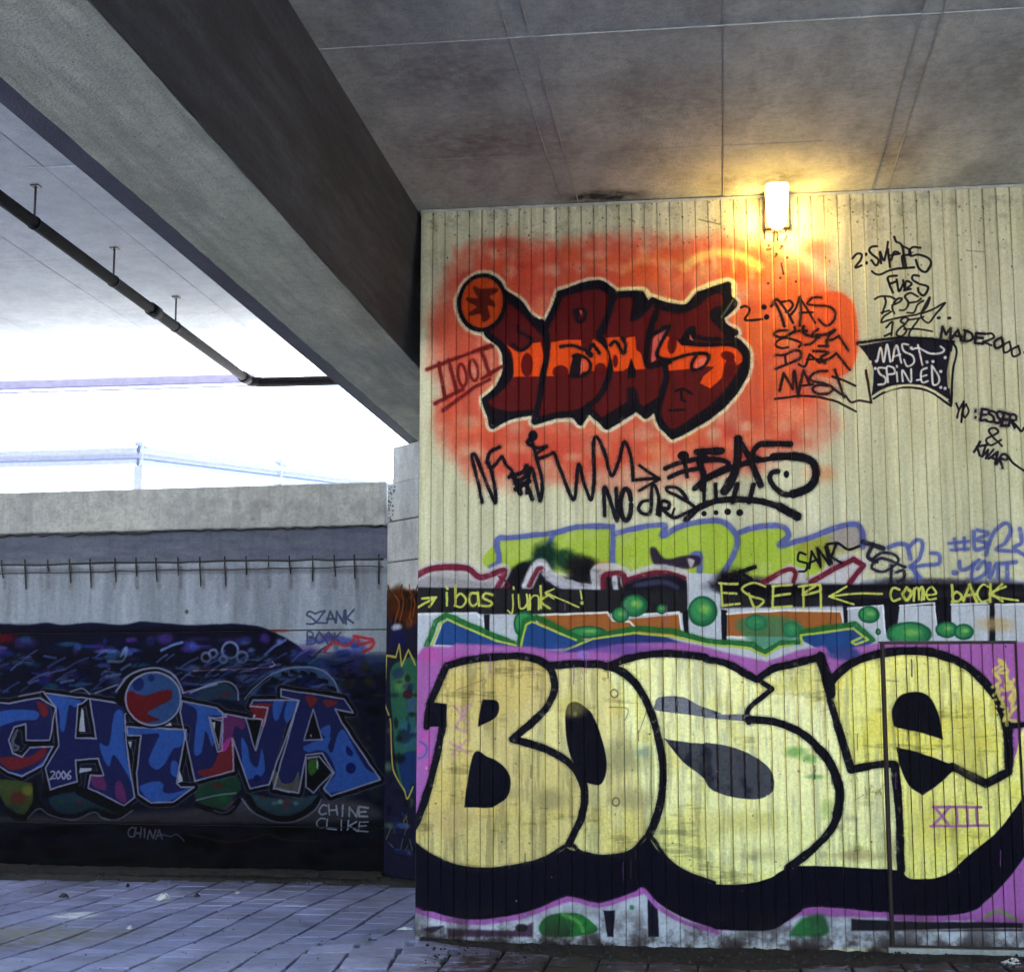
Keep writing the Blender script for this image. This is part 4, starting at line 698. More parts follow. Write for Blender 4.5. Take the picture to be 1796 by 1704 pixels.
def paint_left(c):
    h, w_ = c.h, c.w; BK = (8, 7, 16); NV = (10, 16, 104); MB = (50, 112, 228); LI = (196, 196, 240); CR = (150, 16, 34)
    st = fbm(h, w_, 80, 5, .6, 41, ax=.4, ay=4); c.c[..., :3] *= (.78 + .4 * st[..., None])
    c.frame(0, 0, 1)
    for k in range(20): c.line([(8 + k * 38.6, 996), (9 + k * 38.6, 1030)], 5, (84, 80, 88), .55, 3, dust=.5)
    g = random.Random(3)
    for k in range(40): x = g.uniform(-100, 670); c.line([(x, 1000), (x + g.uniform(-2, 2), g.uniform(1010, 1085))], g.uniform(2, 9), (110, 112, 122), g.uniform(.15, .4), 5)
    c.line([(-260, 1003), (700, 1000)], 7, (92, 92, 104), .5, 4)
    # dark blue field
    c.fill([(-260, 1540), (-260, 1540), (-250, 1096), (-250, 1096), (-40, 1094), (0, 1094), (40, 1097), (80, 1092), (110, 1096), (160, 1092), (210, 1096), (250, 1090), (300, 1094), (340, 1097), (390, 1094), (440, 1096), (480, 1108), (520, 1130), (545, 1150), (600, 1160), (690, 1162), (720, 1162), (720, 1162), (720, 1540), (720, 1540)], (10, 12, 44), 1, 2, .3)
    c.fill([(-260, 1096), (200, 1098), (420, 1098), (480, 1112), (530, 1145), (500, 1170), (300, 1150), (100, 1160), (-260, 1150)], (10, 10, 28), .9, 4)
    c.fill([(560, 1152), (690, 1150), (690, 1175), (560, 1180)], (40, 60, 120), .8, 8)
    g = random.Random(5)
    for i in range(260):
        x = g.uniform(-160, 660); y = g.uniform(1118, 1235); cc = g.choice([(30, 44, 128), (60, 74, 160), (36, 90, 130), (60, 40, 110), (90, 110, 170), (16, 18, 50)])
        c.spray(x, y, g.uniform(6, 32), g.uniform(4, 15), cc, g.uniform(.4, .9), .7, seed=i)
    for i in range(150):
        x = g.uniform(-160, 600); y = g.uniform(1140, 1215); an = g.uniform(-.9, .2); L = g.uniform(10, 40)
        c.line([(x, y), (x + L * .5, y + L * math.sin(an) * .6), (x + L, y + L * math.sin(an))], g.uniform(1.6, 4), g.choice([(96, 116, 180), (12, 12, 34), (70, 84, 160), (12, 12, 34)]), g.uniform(.5, .9), 1.4)
    for p in ((362, 1152, 8), (374, 1146, 7), (404, 1140, 14), (425, 1152, 9), (392, 1156, 6)): c.line(ell(p[0], p[1], p[2]), 3.4, (120, 132, 176), .8, 1.6, closed=True)
    c.line([(212, 1150), (222, 1136), (216, 1158), (190, 1160)], 4, (110, 130, 170), .8, 1.5)
    c.spray(8, 1118, 28, 16, (90, 16, 24), .7, .8); c.spray(490, 1106, 26, 4, (150, 64, 40), .9, .6); c.line([(340, 1176), (470, 1170), (478, 1160)], 2, (170, 120, 130), .6, 1)
    for i in range(70):
        x = g.uniform(585, 670); y = g.uniform(1165, 1440); c.spray(x, y, g.uniform(6, 20), g.uniform(5, 16), g.choice([(14, 12, 20), (26, 24, 60), (60, 60, 40), (40, 60, 70), (14, 12, 20)]), g.uniform(.4, .9), .7, seed=i)
    c.fill([(610, 1240), (640, 1300), (668, 1380), (650, 1400), (600, 1250)], (40, 46, 44), .6, 8)
    # grey bare patches low down
    c.fill([(-40, 1430), (120, 1428), (320, 1420), (350, 1405), (440, 1400), (580, 1400), (650, 1410), (650, 1440), (400, 1446), (-40, 1450)], (110, 98, 112), .8, 8)
    c.fill([(-260, 1440), (300, 1444), (560, 1446), (690, 1440), (690, 1560), (-260, 1560)], (20, 16, 42), 1, 5, smooth=False)
    for i in range(50):
        x = g.uniform(-10, 690); y = g.uniform(1450, 1520); c.spray(x, y, g.uniform(15, 50), g.uniform(6, 16), g.choice([(12, 8, 14), (30, 20, 50), (44, 16, 26), (14, 18, 40)]), g.uniform(.4, .9), .7, seed=i)
    c.line([(330, 1462), (400, 1476), (440, 1470), (470, 1462), (500, 1472), (560, 1474)], 2, (120, 110, 60), .6, 1, dust=.6)
    # round shapes behind
    G1 = (0, 1060, 3.8737); G2 = (360, 1060, 3.8737); c.frame(*G1)
    c.fill([(-60, 1190), (240, 1220), (240, 1330), (190, 1420), (140, 1440), (60, 1390), (0, 1290)], (84, 100, 50), 1, 2); c.spray(120, 1310, 70, 60, (120, 40, 40), .8, .8); c.spray(190, 1260, 50, 40, (150, 150, 60), .8, .8); c.spray(100, 1380, 60, 30, (40, 80, 90), .6, .8)
    c.line([(240, 1220), (240, 1340), (190, 1430), (130, 1445), (50, 1400)], 9, BK, 1, 1.5)
    c.fill([(340, 1310), (520, 1270), (680, 1310), (760, 1400), (640, 1390), (500, 1435), (380, 1400)], (30, 62, 84), 1, 2); c.spray(540, 1350, 60, 50, (110, 30, 44), .7, .8); c.spray(410, 1340, 50, 40, (40, 90, 50), .6, .8)
    c.line([(250, 1330), (300, 1400), (400, 1435), (520, 1440), (630, 1400), (700, 1420), (800, 1440), (900, 1370)], 9, BK, 1, 1.2); c.line([(190, 1450), (265, 1385), (340, 1430), (500, 1460), (640, 1410), (700, 1450), (800, 1458), (900, 1400)], 2.4, LI, .6, 1, smooth=True)
    c.frame(*G2)
    c.line([(300, 610), (380, 520), (480, 470), (620, 440), (760, 460), (850, 520), (900, 600)], 12, (70, 110, 170), .9, 2); c.line([(280, 620), (330, 560), (430, 490)], 6, BK, .9, 1)
    for x, y in ((470, 505), (540, 470), (600, 455), (670, 460), (735, 470), (815, 515), (870, 570)): c.line([(x - 12, y), (x + 12, y + 8)], 6, BK, .9, 1)
    c.line([(270, 640), (340, 560), (460, 470), (620, 425), (780, 440), (870, 510), (910, 600)], 2, LI, .7, 1)
    c.fill([(-40, 600), (40, 550), (140, 535), (200, 580), (215, 650), (100, 640), (-40, 660)], (38, 66, 96), 1, 1.5); c.spray(140, 610, 50, 20, (120, 40, 40), .8, .8); c.line([(-100, 600), (40, 540), (150, 525), (215, 570), (225, 650)], 2.4, LI, .8, 1)
    c.fill([(-60, 1210), (190, 1160), (245, 1240), (200, 1300), (100, 1390), (0, 1350), (-60, 1330)], (34, 78, 58), 1, 2); c.spray(80, 1230, 60, 30, (110, 36, 40), .8, .8); c.spray(120, 1320, 50, 40, (40, 120, 50), .6, .8); c.line([(-60, 1330), (60, 1300), (210, 1280)], 2, LI, .6, 1)
    c.line([(-60, 1360), (60, 1400), (160, 1410), (230, 1330)], 8, BK, 1, 1); c.line([(60, 1500 - 100), (130, 1415), (200, 1370)], 2, LI, .5, 1)
    c.fill([(300, 1290), (560, 1330), (780, 1290), (700, 1390), (600, 1430), (480, 1430), (360, 1380)], (50, 84, 104), 1, 2)
    for x, y, cc in ((390, 1310, (120, 40, 40)), (470, 1350, (120, 150, 150)), (550, 1380, (150, 60, 80)), (510, 1340, (140, 170, 170)), (620, 1350, (150, 160, 180)), (560, 1340, (120, 50, 60))): c.spray(x, y, 34, 26, cc, .8, .8)
    c.line([(290, 1310), (360, 1400), (480, 1450), (600, 1448), (710, 1390), (780, 1310)], 9, BK, 1, 1.2); c.line([(250, 1320), (330, 1410), (480, 1475), (620, 1470), (740, 1400), (790, 1320)], 2.2, LI, .6, 1)
    # CHINA: black block shadow, fill, thin lilac outline
    def letter(fr, pts, holes=(), sh=(-14, 18)):
        c.frame(*fr)
        c.line(pts, 17, (128, 126, 160), .75, 1, closed=True, smooth=False); c.line(pts, 14, BK, 1, .8, closed=True, smooth=False)
        c.fill(pts, NV, 1, .6, .4, smooth=False)
    Cl = [(-90, 700), (-60, 660), (60, 672), (270, 632), (378, 700), (340, 922), (180, 922), (176, 810), (100, 830), (60, 920), (90, 1010), (150, 1034), (205, 970), (362, 966), (290, 1090), (150, 1165), (60, 1140), (-90, 1040)]
    Hl = [(300, 600), (600, 640), (560, 670), (530, 680), (515, 905), (655, 910), (610, 640), (880, 680), (900, 720), (850, 745), (860, 960), (915, 1310), (845, 1365), (600, 1245), (615, 1160), (705, 1160), (670, 1045), (515, 1055), (525, 1200), (345, 1255), (310, 1110), (400, 960), (380, 700)]
    Nl2 = [(1240, 655), (1475, 700), (1540, 760), (1470, 770), (1420, 765), (1480, 1000), (1510, 990), (1515, 740), (1680, 770), (1740, 990), (1800, 790), (1820, 700), (1700, 690), (1720, 650), (2035, 650), (1830, 1220), (1700, 1250), (1580, 910), (1590, 1130), (1325, 1200), (1225, 730)]
    Al = [(1910, 575), (2340, 640), (2400, 735), (2280, 710), (2320, 800), (2585, 1190), (2250, 1300), (2200, 1250), (2270, 1140), (2190, 1010), (2080, 1020), (2030, 1280), (1860, 1250), (2030, 650), (1910, 625)]
    Il = [(865, 830), (1265, 850), (1200, 1215), (1230, 1240), (1320, 1240), (1180, 1340), (1030, 1345), (940, 1290), (930, 1150), (960, 890), (870, 890)]
    for L in (Cl, Hl, Nl2, Al, Il): letter(G1, L)
    c.frame(*G1)
    c.line([(330, 1150), (300, 1290), (520, 1240)], 9, BK, 1, 1, smooth=False); c.fill([(510, 1230), (600, 1250), (850, 1370), (920, 1330), (860, 1410), (760, 1400), (520, 1290)], BK, 1, 1, smooth=False)
    def drips(L, cc, a=.95):
        for p in L: c.fill(p, cc, a, 1.4, .4)
    drips(([(0, 730), (240, 720), (250, 780), (120, 790), (0, 830), (-60, 880)], [(320, 615), (540, 650), (510, 700), (470, 690), (440, 850), (410, 840), (400, 720)], [(780, 740), (840, 740), (850, 960), (900, 1220), (870, 1160), (820, 1080), (770, 1020), (740, 1100), (690, 1010), (680, 940), (740, 950)], [(870, 840), (1255, 858), (1230, 960), (1180, 980), (1120, 1080), (1060, 1120), (1010, 1060), (1060, 940), (1080, 880), (980, 880), (880, 885)],
            [(950, 1240), (1060, 1200), (1110, 1220), (1110, 1270), (1180, 1280), (1300, 1245), (1160, 1330), (1030, 1335)], [(1170, 1060), (1210, 1080), (1200, 1170), (1160, 1140)], [(10, 1110), (160, 1150), (290, 1060), (350, 980), (290, 1085), (150, 1160)]), MB)
    drips(([(1260, 665), (1480, 710), (1520, 750), (1420, 765), (1460, 900), (1440, 960), (1400, 860), (1370, 1000), (1320, 1010), (1330, 850), (1340, 740), (1320, 700)],
           [(1640, 910), (1680, 960), (1700, 1060), (1750, 1100), (1780, 980), (1800, 1100), (1780, 1160), (1720, 1180), (1660, 1160)], [(1860, 660), (1930, 655), (1890, 780), (1860, 770)], [(1960, 660), (2030, 660), (1960, 800), (1930, 760)]), MB)
    drips(([(2070, 960), (2240, 900), (2230, 970), (2260, 1000), (2330, 850), (2480, 1100), (2580, 1185), (2260, 1280), (2200, 1250), (2280, 1140), (2210, 1000), (2090, 1000)], [(2180, 850), (2240, 820), (2240, 900), (2210, 900)]), MB)
    c.fill(ell(2385, 1110, 34, 38), NV, .9, 1); c.fill(ell(1745, 1180, 22, 26), NV, .9, 1); c.fill([(2360, 960), (2400, 1000), (2390, 1030), (2355, 1010)], NV, .9, 1)
    drips(([(0, 1040), (200, 1030), (300, 960), (320, 1000), (270, 1060), (160, 1110), (60, 1120)], [(250, 660), (310, 680), (330, 740), (290, 760)], [(1510, 960), (1590, 900), (1590, 1060), (1580, 1130), (1400, 1170), (1340, 1130), (1440, 1100)], [(2080, 620), (2160, 640), (2110, 700)], [(2200, 650), (2300, 660), (2230, 700)], [(1700, 690), (1860, 670), (1830, 700), (1790, 830)]), CR)
    drips(([(620, 1170), (700, 1170), (720, 1260), (640, 1240)], [(790, 1210), (830, 1210), (860, 1340), (790, 1310)], [(1500, 760), (1660, 780), (1650, 850), (1600, 830), (1560, 960), (1510, 1000), (1480, 880)]), (132, 36, 120))
    c.fill([(1850, 1140), (1880, 1130), (1920, 1210), (1990, 1200), (2030, 1130), (2020, 1270), (1870, 1245)], (112, 106, 104), 1, 1)
    for L in (Cl, Hl, Nl2, Al, Il): c.line(L, 2.6, LI, .9, .6, closed=True, smooth=False)
    for tri, in (([(2130, 710), (2190, 915), (2065, 920)],), ([(2080, 1040), (2170, 1030), (2260, 1140), (2130, 1280), (2080, 1240)],), ([(1670, 770), (1785, 780), (1735, 990)],), ([(1430, 770), (1510, 790), (1490, 980)],)):
        c.fill(tri, BK, 1, .6, smooth=False); c.line(tri, 2.4, LI, .85, .6, closed=True, smooth=False)
    c.fill([(2100, 1060), (2150, 1050), (2165, 1100), (2120, 1160), (2095, 1130)], (70, 130, 50), .95, 2); c.line([(2090, 1050), (2150, 1040), (2160, 1110)], 2, LI, .6, 1)
    for p in ([(555, 700), (570, 720), (580, 865), (535, 860)], [(870, 930), (900, 930), (885, 980)], [(1115, 825), (1160, 800), (1170, 825)], [(1222, 1120), (1245, 1200), (1205, 1215)], [(1720, 750), (1740, 745), (1720, 790)], [(1440, 800), (1465, 795), (1460, 860)], [(545, 1110), (625, 1110), (620, 1130), (540, 1145)], [(2105, 885), (2120, 880), (2115, 905)]): c.fill(p, (150, 154, 170), .95, .8, smooth=False)
    c.line([(120, 850), (85, 920), (100, 990), (130, 970), (90, 940), (110, 880)], 3.4, (120, 124, 150), .9, 1)
    c.fill(ell(1035, 640, 200, 200), BK, 1, 1); c.fill([(780, 640), (860, 520), (980, 450), (900, 620), (860, 700), (780, 660)], BK, 1, 1); c.line([(790, 590), (880, 480), (1040, 430), (1180, 480), (1245, 600)], 3, LI, .85, .8)
    c.fill(ell(1042, 640, 185, 178), (60, 100, 176), 1, .8); c.fill([(855, 610), (900, 590), (980, 620), (1080, 590), (1160, 580), (1165, 640), (1080, 690), (1000, 740), (1080, 780), (960, 800), (880, 740), (850, 660)], (128, 20, 30), 1, 2)
    c.fill(ell(940, 540, 40, 46), (26, 40, 120), .95, 2); c.fill(ell(1030, 500, 22, 24), (26, 40, 120), .9, 2); c.line(ell(1042, 640, 187, 180), 3, LI, .9, .6, closed=True)
    c.text('2006', 345, 1130, 140, 55, 2.6, color=LI, gap=.1, jit=.05, seed=40)
    c.text('CHINA', 870, 1510, 240, 60, 2.4, color=(150, 144, 180), rot=6, gap=.02, jit=.1, seed=41); c.line([(1100, 1560), (1160, 1575), (1200, 1560), (1250, 1600)], 2, (150, 144, 180), .8)
    c.line([(130, 625), (300, 590)], 2.6, LI, .7); c.line([(480, 590), (560, 570), (610, 610)], 2.6, LI, .7); c.line([(650, 600), (800, 545)], 2.6, LI, .7); c.line([(1250, 600), (1475, 540)], 2.6, LI, .7)
    c.frame(*G2)
    c.text('CHINE', 770, 1360, 340, 66, 2.6, color=(120, 124, 140), rot=3, gap=.05, jit=.08, seed=42); c.text('CLIKE', 750, 1450, 360, 66, 2.6, color=(120, 124, 140), rot=4, gap=.05, jit=.08, seed=43); c.spray(1000, 1400, 90, 60, (110, 106, 122), .5, .8)
    c.text('SZANK', 690, 50, 320, 85, 3, color=(54, 62, 96), rot=-2, gap=.05, jit=.08, seed=44, a=.85); c.text('BOOK', 690, 190, 240, 75, 3, color=(58, 62, 92), gap=.05, jit=.08, seed=45, a=.8)
    c.line([(810, 320), (870, 260), (960, 280), (1030, 220), (1050, 270), (1140, 250), (1130, 290), (1080, 320)], 4.4, (168, 40, 48), .85, 1.2); c.line([(1010, 215), (1140, 235)], 4, (168, 40, 48), .85, 1.2)
    for x, y in ((1270, 50), ): c.frame(*G1); c.fill(ell(x, y, 12, 14), (50, 44, 44), .8, 1.5)
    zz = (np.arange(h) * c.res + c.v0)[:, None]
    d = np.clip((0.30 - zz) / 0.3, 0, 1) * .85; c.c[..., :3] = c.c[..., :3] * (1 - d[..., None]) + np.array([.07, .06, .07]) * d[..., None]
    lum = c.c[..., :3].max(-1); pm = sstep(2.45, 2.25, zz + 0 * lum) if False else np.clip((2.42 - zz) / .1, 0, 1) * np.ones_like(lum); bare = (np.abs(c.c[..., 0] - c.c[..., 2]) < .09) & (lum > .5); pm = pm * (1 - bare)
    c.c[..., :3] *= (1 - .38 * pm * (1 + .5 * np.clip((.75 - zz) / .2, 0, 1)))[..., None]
    vv = np.clip((2.75 - zz) / .1, 0, 1) * .1; c.c[..., :3] *= (0.9 + 0.16 * c.grain[..., None]) * (1 - 0 * vv[..., None])
def paint_pier(c):
    h, w_ = c.h, c.w; st = fbm(h, w_, 60, 5, .6, 51, ay=2); c.c[..., :3] *= (.75 + .4 * st[..., None])
    c.frame(0, 0, 1); BK = (10, 8, 18)
    c.fill([(668, 1060), (700, 1035), (740, 1040), (740, 1560), (668, 1560)], (20, 18, 40), 1, 4, smooth=False)
    g = random.Random(6)
    for i in range(30): c.spray(g.uniform(675, 735), g.uniform(1035, 1100), g.uniform(8, 20), g.uniform(10, 24), g.choice([(110, 52, 18), (70, 34, 16), (30, 18, 14)]), .8, .7, seed=i)
    for i in range(10): x = g.uniform(680, 725); c.line([(x, 1090), (x + g.uniform(-8, 8), 1060), (x + g.uniform(-8, 10), g.uniform(1025, 1045))], 3, g.choice([(140, 70, 20), (60, 30, 14)]), .8, 1.5)
    c.spray(695, 1100, 14, 10, (180, 180, 196), .9, .6); c.fill(ell(698, 1120, 14, 16), (18, 20, 70), .9, 3)
    c.fill([(684, 1180), (702, 1160), (735, 1170), (738, 1350), (712, 1390), (696, 1350), (688, 1260)], (40, 92, 70), 1, 2); c.spray(712, 1290, 30, 50, (50, 90, 140), .7, .8); c.spray(705, 1200, 24, 30, (110, 150, 80), .7, .8); c.fill([(700, 1330), (738, 1320), (738, 1380), (712, 1390)], (24, 40, 100), .9, 3)
    for i in range(40): c.spray(g.uniform(680, 738), g.uniform(1170, 1500), g.uniform(5, 16), g.uniform(5, 16), g.choice([(16, 14, 30), (30, 40, 90), (90, 120, 90), (60, 80, 130), (14, 12, 20)]), g.uniform(.4, .8), .7, seed=i)
    YE = (176, 164, 70)
    c.line([(676, 1182), (678, 1150), (694, 1152), (700, 1130), (704, 1168), (716, 1140), (728, 1165)], 3.4, YE, .95, .8, smooth=False); c.line([(676, 1185), (674, 1230), (684, 1262), (686, 1300), (690, 1350), (708, 1385), (714, 1400), (724, 1380)], 3.2, YE, .95, .8)
    c.fill(ell(715, 1218, 9, 8), (60, 20, 30), .9, 1.5); c.line([(676, 1262), (684, 1256)], 4, BK, .9, 1)
    for i in range(14): x = g.uniform(680, 730); y = g.uniform(1420, 1490); c.line([(x, y), (x + g.uniform(-8, 8), y + g.uniform(-20, 20))], 2, g.choice([(120, 110, 50), (30, 50, 110), (90, 90, 90)]), .8, 1)
    for i in range(40): c.fill(ell(g.uniform(676, 692), g.uniform(850, 920), g.uniform(.8, 2), g.uniform(.8, 2)), (50, 48, 54), .8, 1)
    c.c[..., :3] *= (0.9 + 0.16 * c.grain[..., None])
paint_left(P2); paint_pier(P3)
# ------------------------------------------------------------------ materials that carry the paint
def painted(name, img, tocoord, bump_dist=0.003, gloss_lo=0.75, gloss_hi=0.06, spec=0.5):
    k = NT(name); g = k.n('ShaderNodeNewGeometry'); uv = tocoord(k, g.outputs['Position'])
    t = k.n('ShaderNodeTexImage'); t.image = img; t.extension = 'EXTEND'; t.interpolation = 'Cubic'; k.l(uv, t.inputs['Vector'])
    p = k.pos(); fine = k.noise(p, 45, 5, .6, .35, .65); mid = k.noise(k.pos((6, 6, 1.2)), 1.5, 7, .65, .45, .75)
    c = k.mix(k.math('MULTIPLY', fine, .3), t.outputs['Color'], (.55, .52, .5), 'MULTIPLY')
    c = k.mix(k.math('MULTIPLY', mid, .45), c, (.66, .6, .5), 'MULTIPLY')
    c = k.mix(k.math('MULTIPLY', k.noise(p, 33, 3, .5, .70, .78), .6), c, (.2, .16, .14), 'MULTIPLY')
    k.l(c, k.b.inputs['Base Color'])
    mr = k.n('ShaderNodeMapRange'); mr.inputs[1].default_value = .15; mr.inputs[2].default_value = .8; mr.inputs[3].default_value = gloss_lo; mr.inputs[4].default_value = gloss_hi
    k.l(t.outputs['Alpha'], mr.inputs[0]); k.l(k.math('ADD', mr.outputs[0], k.math('MULTIPLY', fine, .1)), k.b.inputs['Roughness'])
    k.l(k.math('ADD', .04, k.math('MULTIPLY', k.math('POWER', t.outputs['Alpha'], 3.0), 1.7)), k.b.inputs['Specular IOR Level'])
    h = k.math('ADD', k.math('MULTIPLY', fine, .35), k.math('MULTIPLY', k.noise(p, 9, 6, .65, .3, .7), .65)); k.bump(h, bump_dist)
    return k.m
def line_coord(p0, d, u0, u1, v0, v1):
    def f(k, pos):
        a = k.n('ShaderNodeVectorMath', operation='SUBTRACT'); k.l(pos, a.inputs[0]); a.inputs[1].default_value = (p0[0], p0[1], 0)
        b = k.n('ShaderNodeVectorMath', operation='DOT_PRODUCT'); k.l(a.outputs[0], b.inputs[0]); b.inputs[1].default_value = (d[0], d[1], 0)
        s = k.n('ShaderNodeSeparateXYZ'); k.l(pos, s.inputs[0])
        u = k.math('DIVIDE', k.math('SUBTRACT', b.outputs['Value'], u0), u1 - u0); v = k.math('DIVIDE', k.math('SUBTRACT', s.outputs[2], v0), v1 - v0)
        c = k.n('ShaderNodeCombineXYZ'); k.l(u, c.inputs[0]); k.l(v, c.inputs[1]); return c.outputs[0]
    return f
def canvas_mat(P, name, p0, d, **kw):
    return painted(name, P.finish(name), line_coord(p0, d, P.u0, P.u0 + P.w * P.res, P.v0, P.v0 + P.h * P.res), **kw)
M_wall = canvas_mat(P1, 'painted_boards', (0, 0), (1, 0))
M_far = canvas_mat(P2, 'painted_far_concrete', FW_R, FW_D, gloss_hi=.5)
M_pier = canvas_mat(P3, 'painted_pier_concrete', PR_L, PR_D, gloss_hi=.5)
M_ceilR = concrete('soffit_concrete', (184, 188, 184), (212, 214, 204), (104, 100, 98), 1.0, .85, dirt=.75, pits=.35, axis=(1, .45, 1), stains_and_shade=(
    ((-0.85, -0.12, 5.75), (0.5, .22, .3), 1.5, (22, 20, 24)), ((0.1, -.3, 5.75), (.25, .5, .3), .7, (60, 52, 50)), ((-1.6, -1.4, 5.75), (1.0, .7, .3), .7, (96, 72, 70)), ((1.3, -.7, 5.75), (.4, .6, .3), .5, (80, 66, 60)), ((.5, -.42, 5.75), (.42, .34, .3), .9, (48, 42, 42)), ((-1.7, -2.6, 5.75), (.9, .9, .3), .6, (90, 80, 90)), ((1.9, -2.2, 5.75), (.9, 1.2, .3), .5, (100, 92, 92)), ((-.4, -1.9, 5.75), (.9, .8, .3), .5, (94, 86, 86))))  # mould and stains; the blotch above the lamp is its shadow painted in
M_ceilL = concrete('pale_soffit_concrete', (206, 212, 218), (222, 226, 228), (150, 156, 164), 1.0, .85, dirt=.55, pits=.3)
M_fin = concrete('joint_mortar', (186, 188, 186), (200, 202, 198), (120, 118, 118), 2, .9, pits=.1)
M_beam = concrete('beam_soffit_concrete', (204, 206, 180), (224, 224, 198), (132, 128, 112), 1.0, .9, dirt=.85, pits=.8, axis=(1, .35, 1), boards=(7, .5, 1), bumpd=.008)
M_beamside = concrete('shaded_beam_side', (30, 35, 50), (66, 70, 82), (12, 14, 24), 1.2, .9, dirt=1.0, pits=.9, axis=(1, .3, 2.4), boards=(1, .7, 12), bumpd=.01)  # darker copy of the beam concrete, the side's shade put into the colour
M_strip = concrete('dark_edge_concrete', (74, 76, 92), (96, 98, 112), (50, 50, 64), 1.2, .85, dirt=.6, pits=.4, axis=(1, .3, 1))
M_farcon = concrete('weathered_parapet', (172, 174, 172), (192, 192, 186), (96, 96, 100), 1.4, .9, dirt=.8, pits=.8, streak=.5)
M_band = concrete('shaded_recess_band', (96, 102, 122), (114, 118, 132), (56, 60, 76), 1.4, .9, dirt=.8, pits=.6, streak=.3, axis=(.4, .4, 2))  # shade of the recess put into the band's own colour
M_dark = concrete('dark_core_concrete', (60, 56, 54), (76, 70, 66), (34, 30, 30), 2, .95)
M_ground = concrete('paved_ground', (128, 124, 126), (148, 142, 140), (80, 76, 80), .8, .8, dirt=.6, pits=.2)
M_out = concrete('pale_bounce_apron', (226, 224, 216), (234, 232, 224), (196, 194, 188), .5, .9)  # kept very pale to bounce sunlight up under the deck
M_joint = plain('joint_sand', (38, 34, 36), .95, var=.5)
M_pipe = plain('tarred_pipe', (15, 13, 22), .8, 0, .5, 20)
M_pipe.node_tree.nodes['Principled BSDF'].inputs['Specular IOR Level'].default_value = .15
M_gut = plain('backlit_pale_gutter', (176, 172, 206), .5, 0, .2, 10)  # backlight's blow-out put into the gutter's colour
M_steel = plain('blue_grey_rail_paint', (98, 104, 124), .5, .1, .3, 20, (50, 54, 66))
M_rod = plain('hanger_steel', (60, 60, 66), .5, .6, .4, 30)
M_cable = plain('black_cable', (26, 24, 28), .6, 0, .3)
M_paper = plain('white_litter_paper', (226, 226, 224), .8, 0, .15, 30, (150, 150, 150))
M_brown = plain('rusty_lamp_steel', (96, 56, 30), .6, .4, .6, 30)
M_stone = plain('dark_grit', (44, 40, 42), .9, 0, .4, 30)
M_soil = concrete('trodden_soil', (54, 44, 42), (74, 58, 52), (30, 24, 24), 3, .95, dirt=.8, pits=.6, bumpd=.02)
def tile_mat():
    k = NT('grey_paving_stone'); oi = k.n('ShaderNodeObjectInfo'); p = k.pos()
    r = k.n('ShaderNodeMapRange'); k.l(oi.outputs['Random'], r.inputs[0])
    c = k.mix(oi.outputs['Random'], srgb((140, 144, 184)), srgb((172, 174, 212)))
    c = k.mix(k.math('MULTIPLY', k.noise(p, 1.3, 7, .65, .42, .68), .7), c, srgb((84, 80, 88)))
    c = k.mix(k.math('MULTIPLY', k.noise(k.pos((1, 1, 1)), .5, 5, .6, .5, .7), .5), c, srgb((96, 94, 110)))

    c = k.mix(k.math('MULTIPLY', k.noise(p, 14, 6, .6, .5, .75), .5), c, srgb((70, 66, 70)))
    c = k.mix(k.math('MULTIPLY', k.noise(p, 50, 3, .5, .66, .72), .5), c, srgb((34, 32, 36)))
    for ce, ra, cc, am in (((-.7, -1.0, 0), (2.0, 1.5, 1), (50, 38, 38), 3.5), ((1.6, -.5, 0), (1.1, .7, 1), (50, 40, 38), 3), ((-4.6, 4.9, 0), (9, 1.7, 1), (24, 22, 30), 3.5), ((-5.9, -.3, 0), (1.4, .8, 1), (104, 92, 84), 1.6), ((-5.55, 1.2, 0), (.26, .4, 1), (232, 234, 240), 2.5), ((-5.4, .2, 0), (1, .7, 1), (130, 126, 92), 1.2)):  # dirt mixed with shade along the walls, and a pale mark, in the colour
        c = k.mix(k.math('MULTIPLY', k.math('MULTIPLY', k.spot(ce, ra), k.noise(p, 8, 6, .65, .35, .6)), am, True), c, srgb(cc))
    k.l(c, k.b.inputs['Base Color']); k.l(k.math('ADD', k.math('MULTIPLY', k.noise(p, 2, 5, .6, .3, .7), .25), .28), k.b.inputs['Roughness'])
    k.bump(k.noise(p, 60, 4, .6, .3, .7), .0015); return k.m
M_tile = tile_mat()

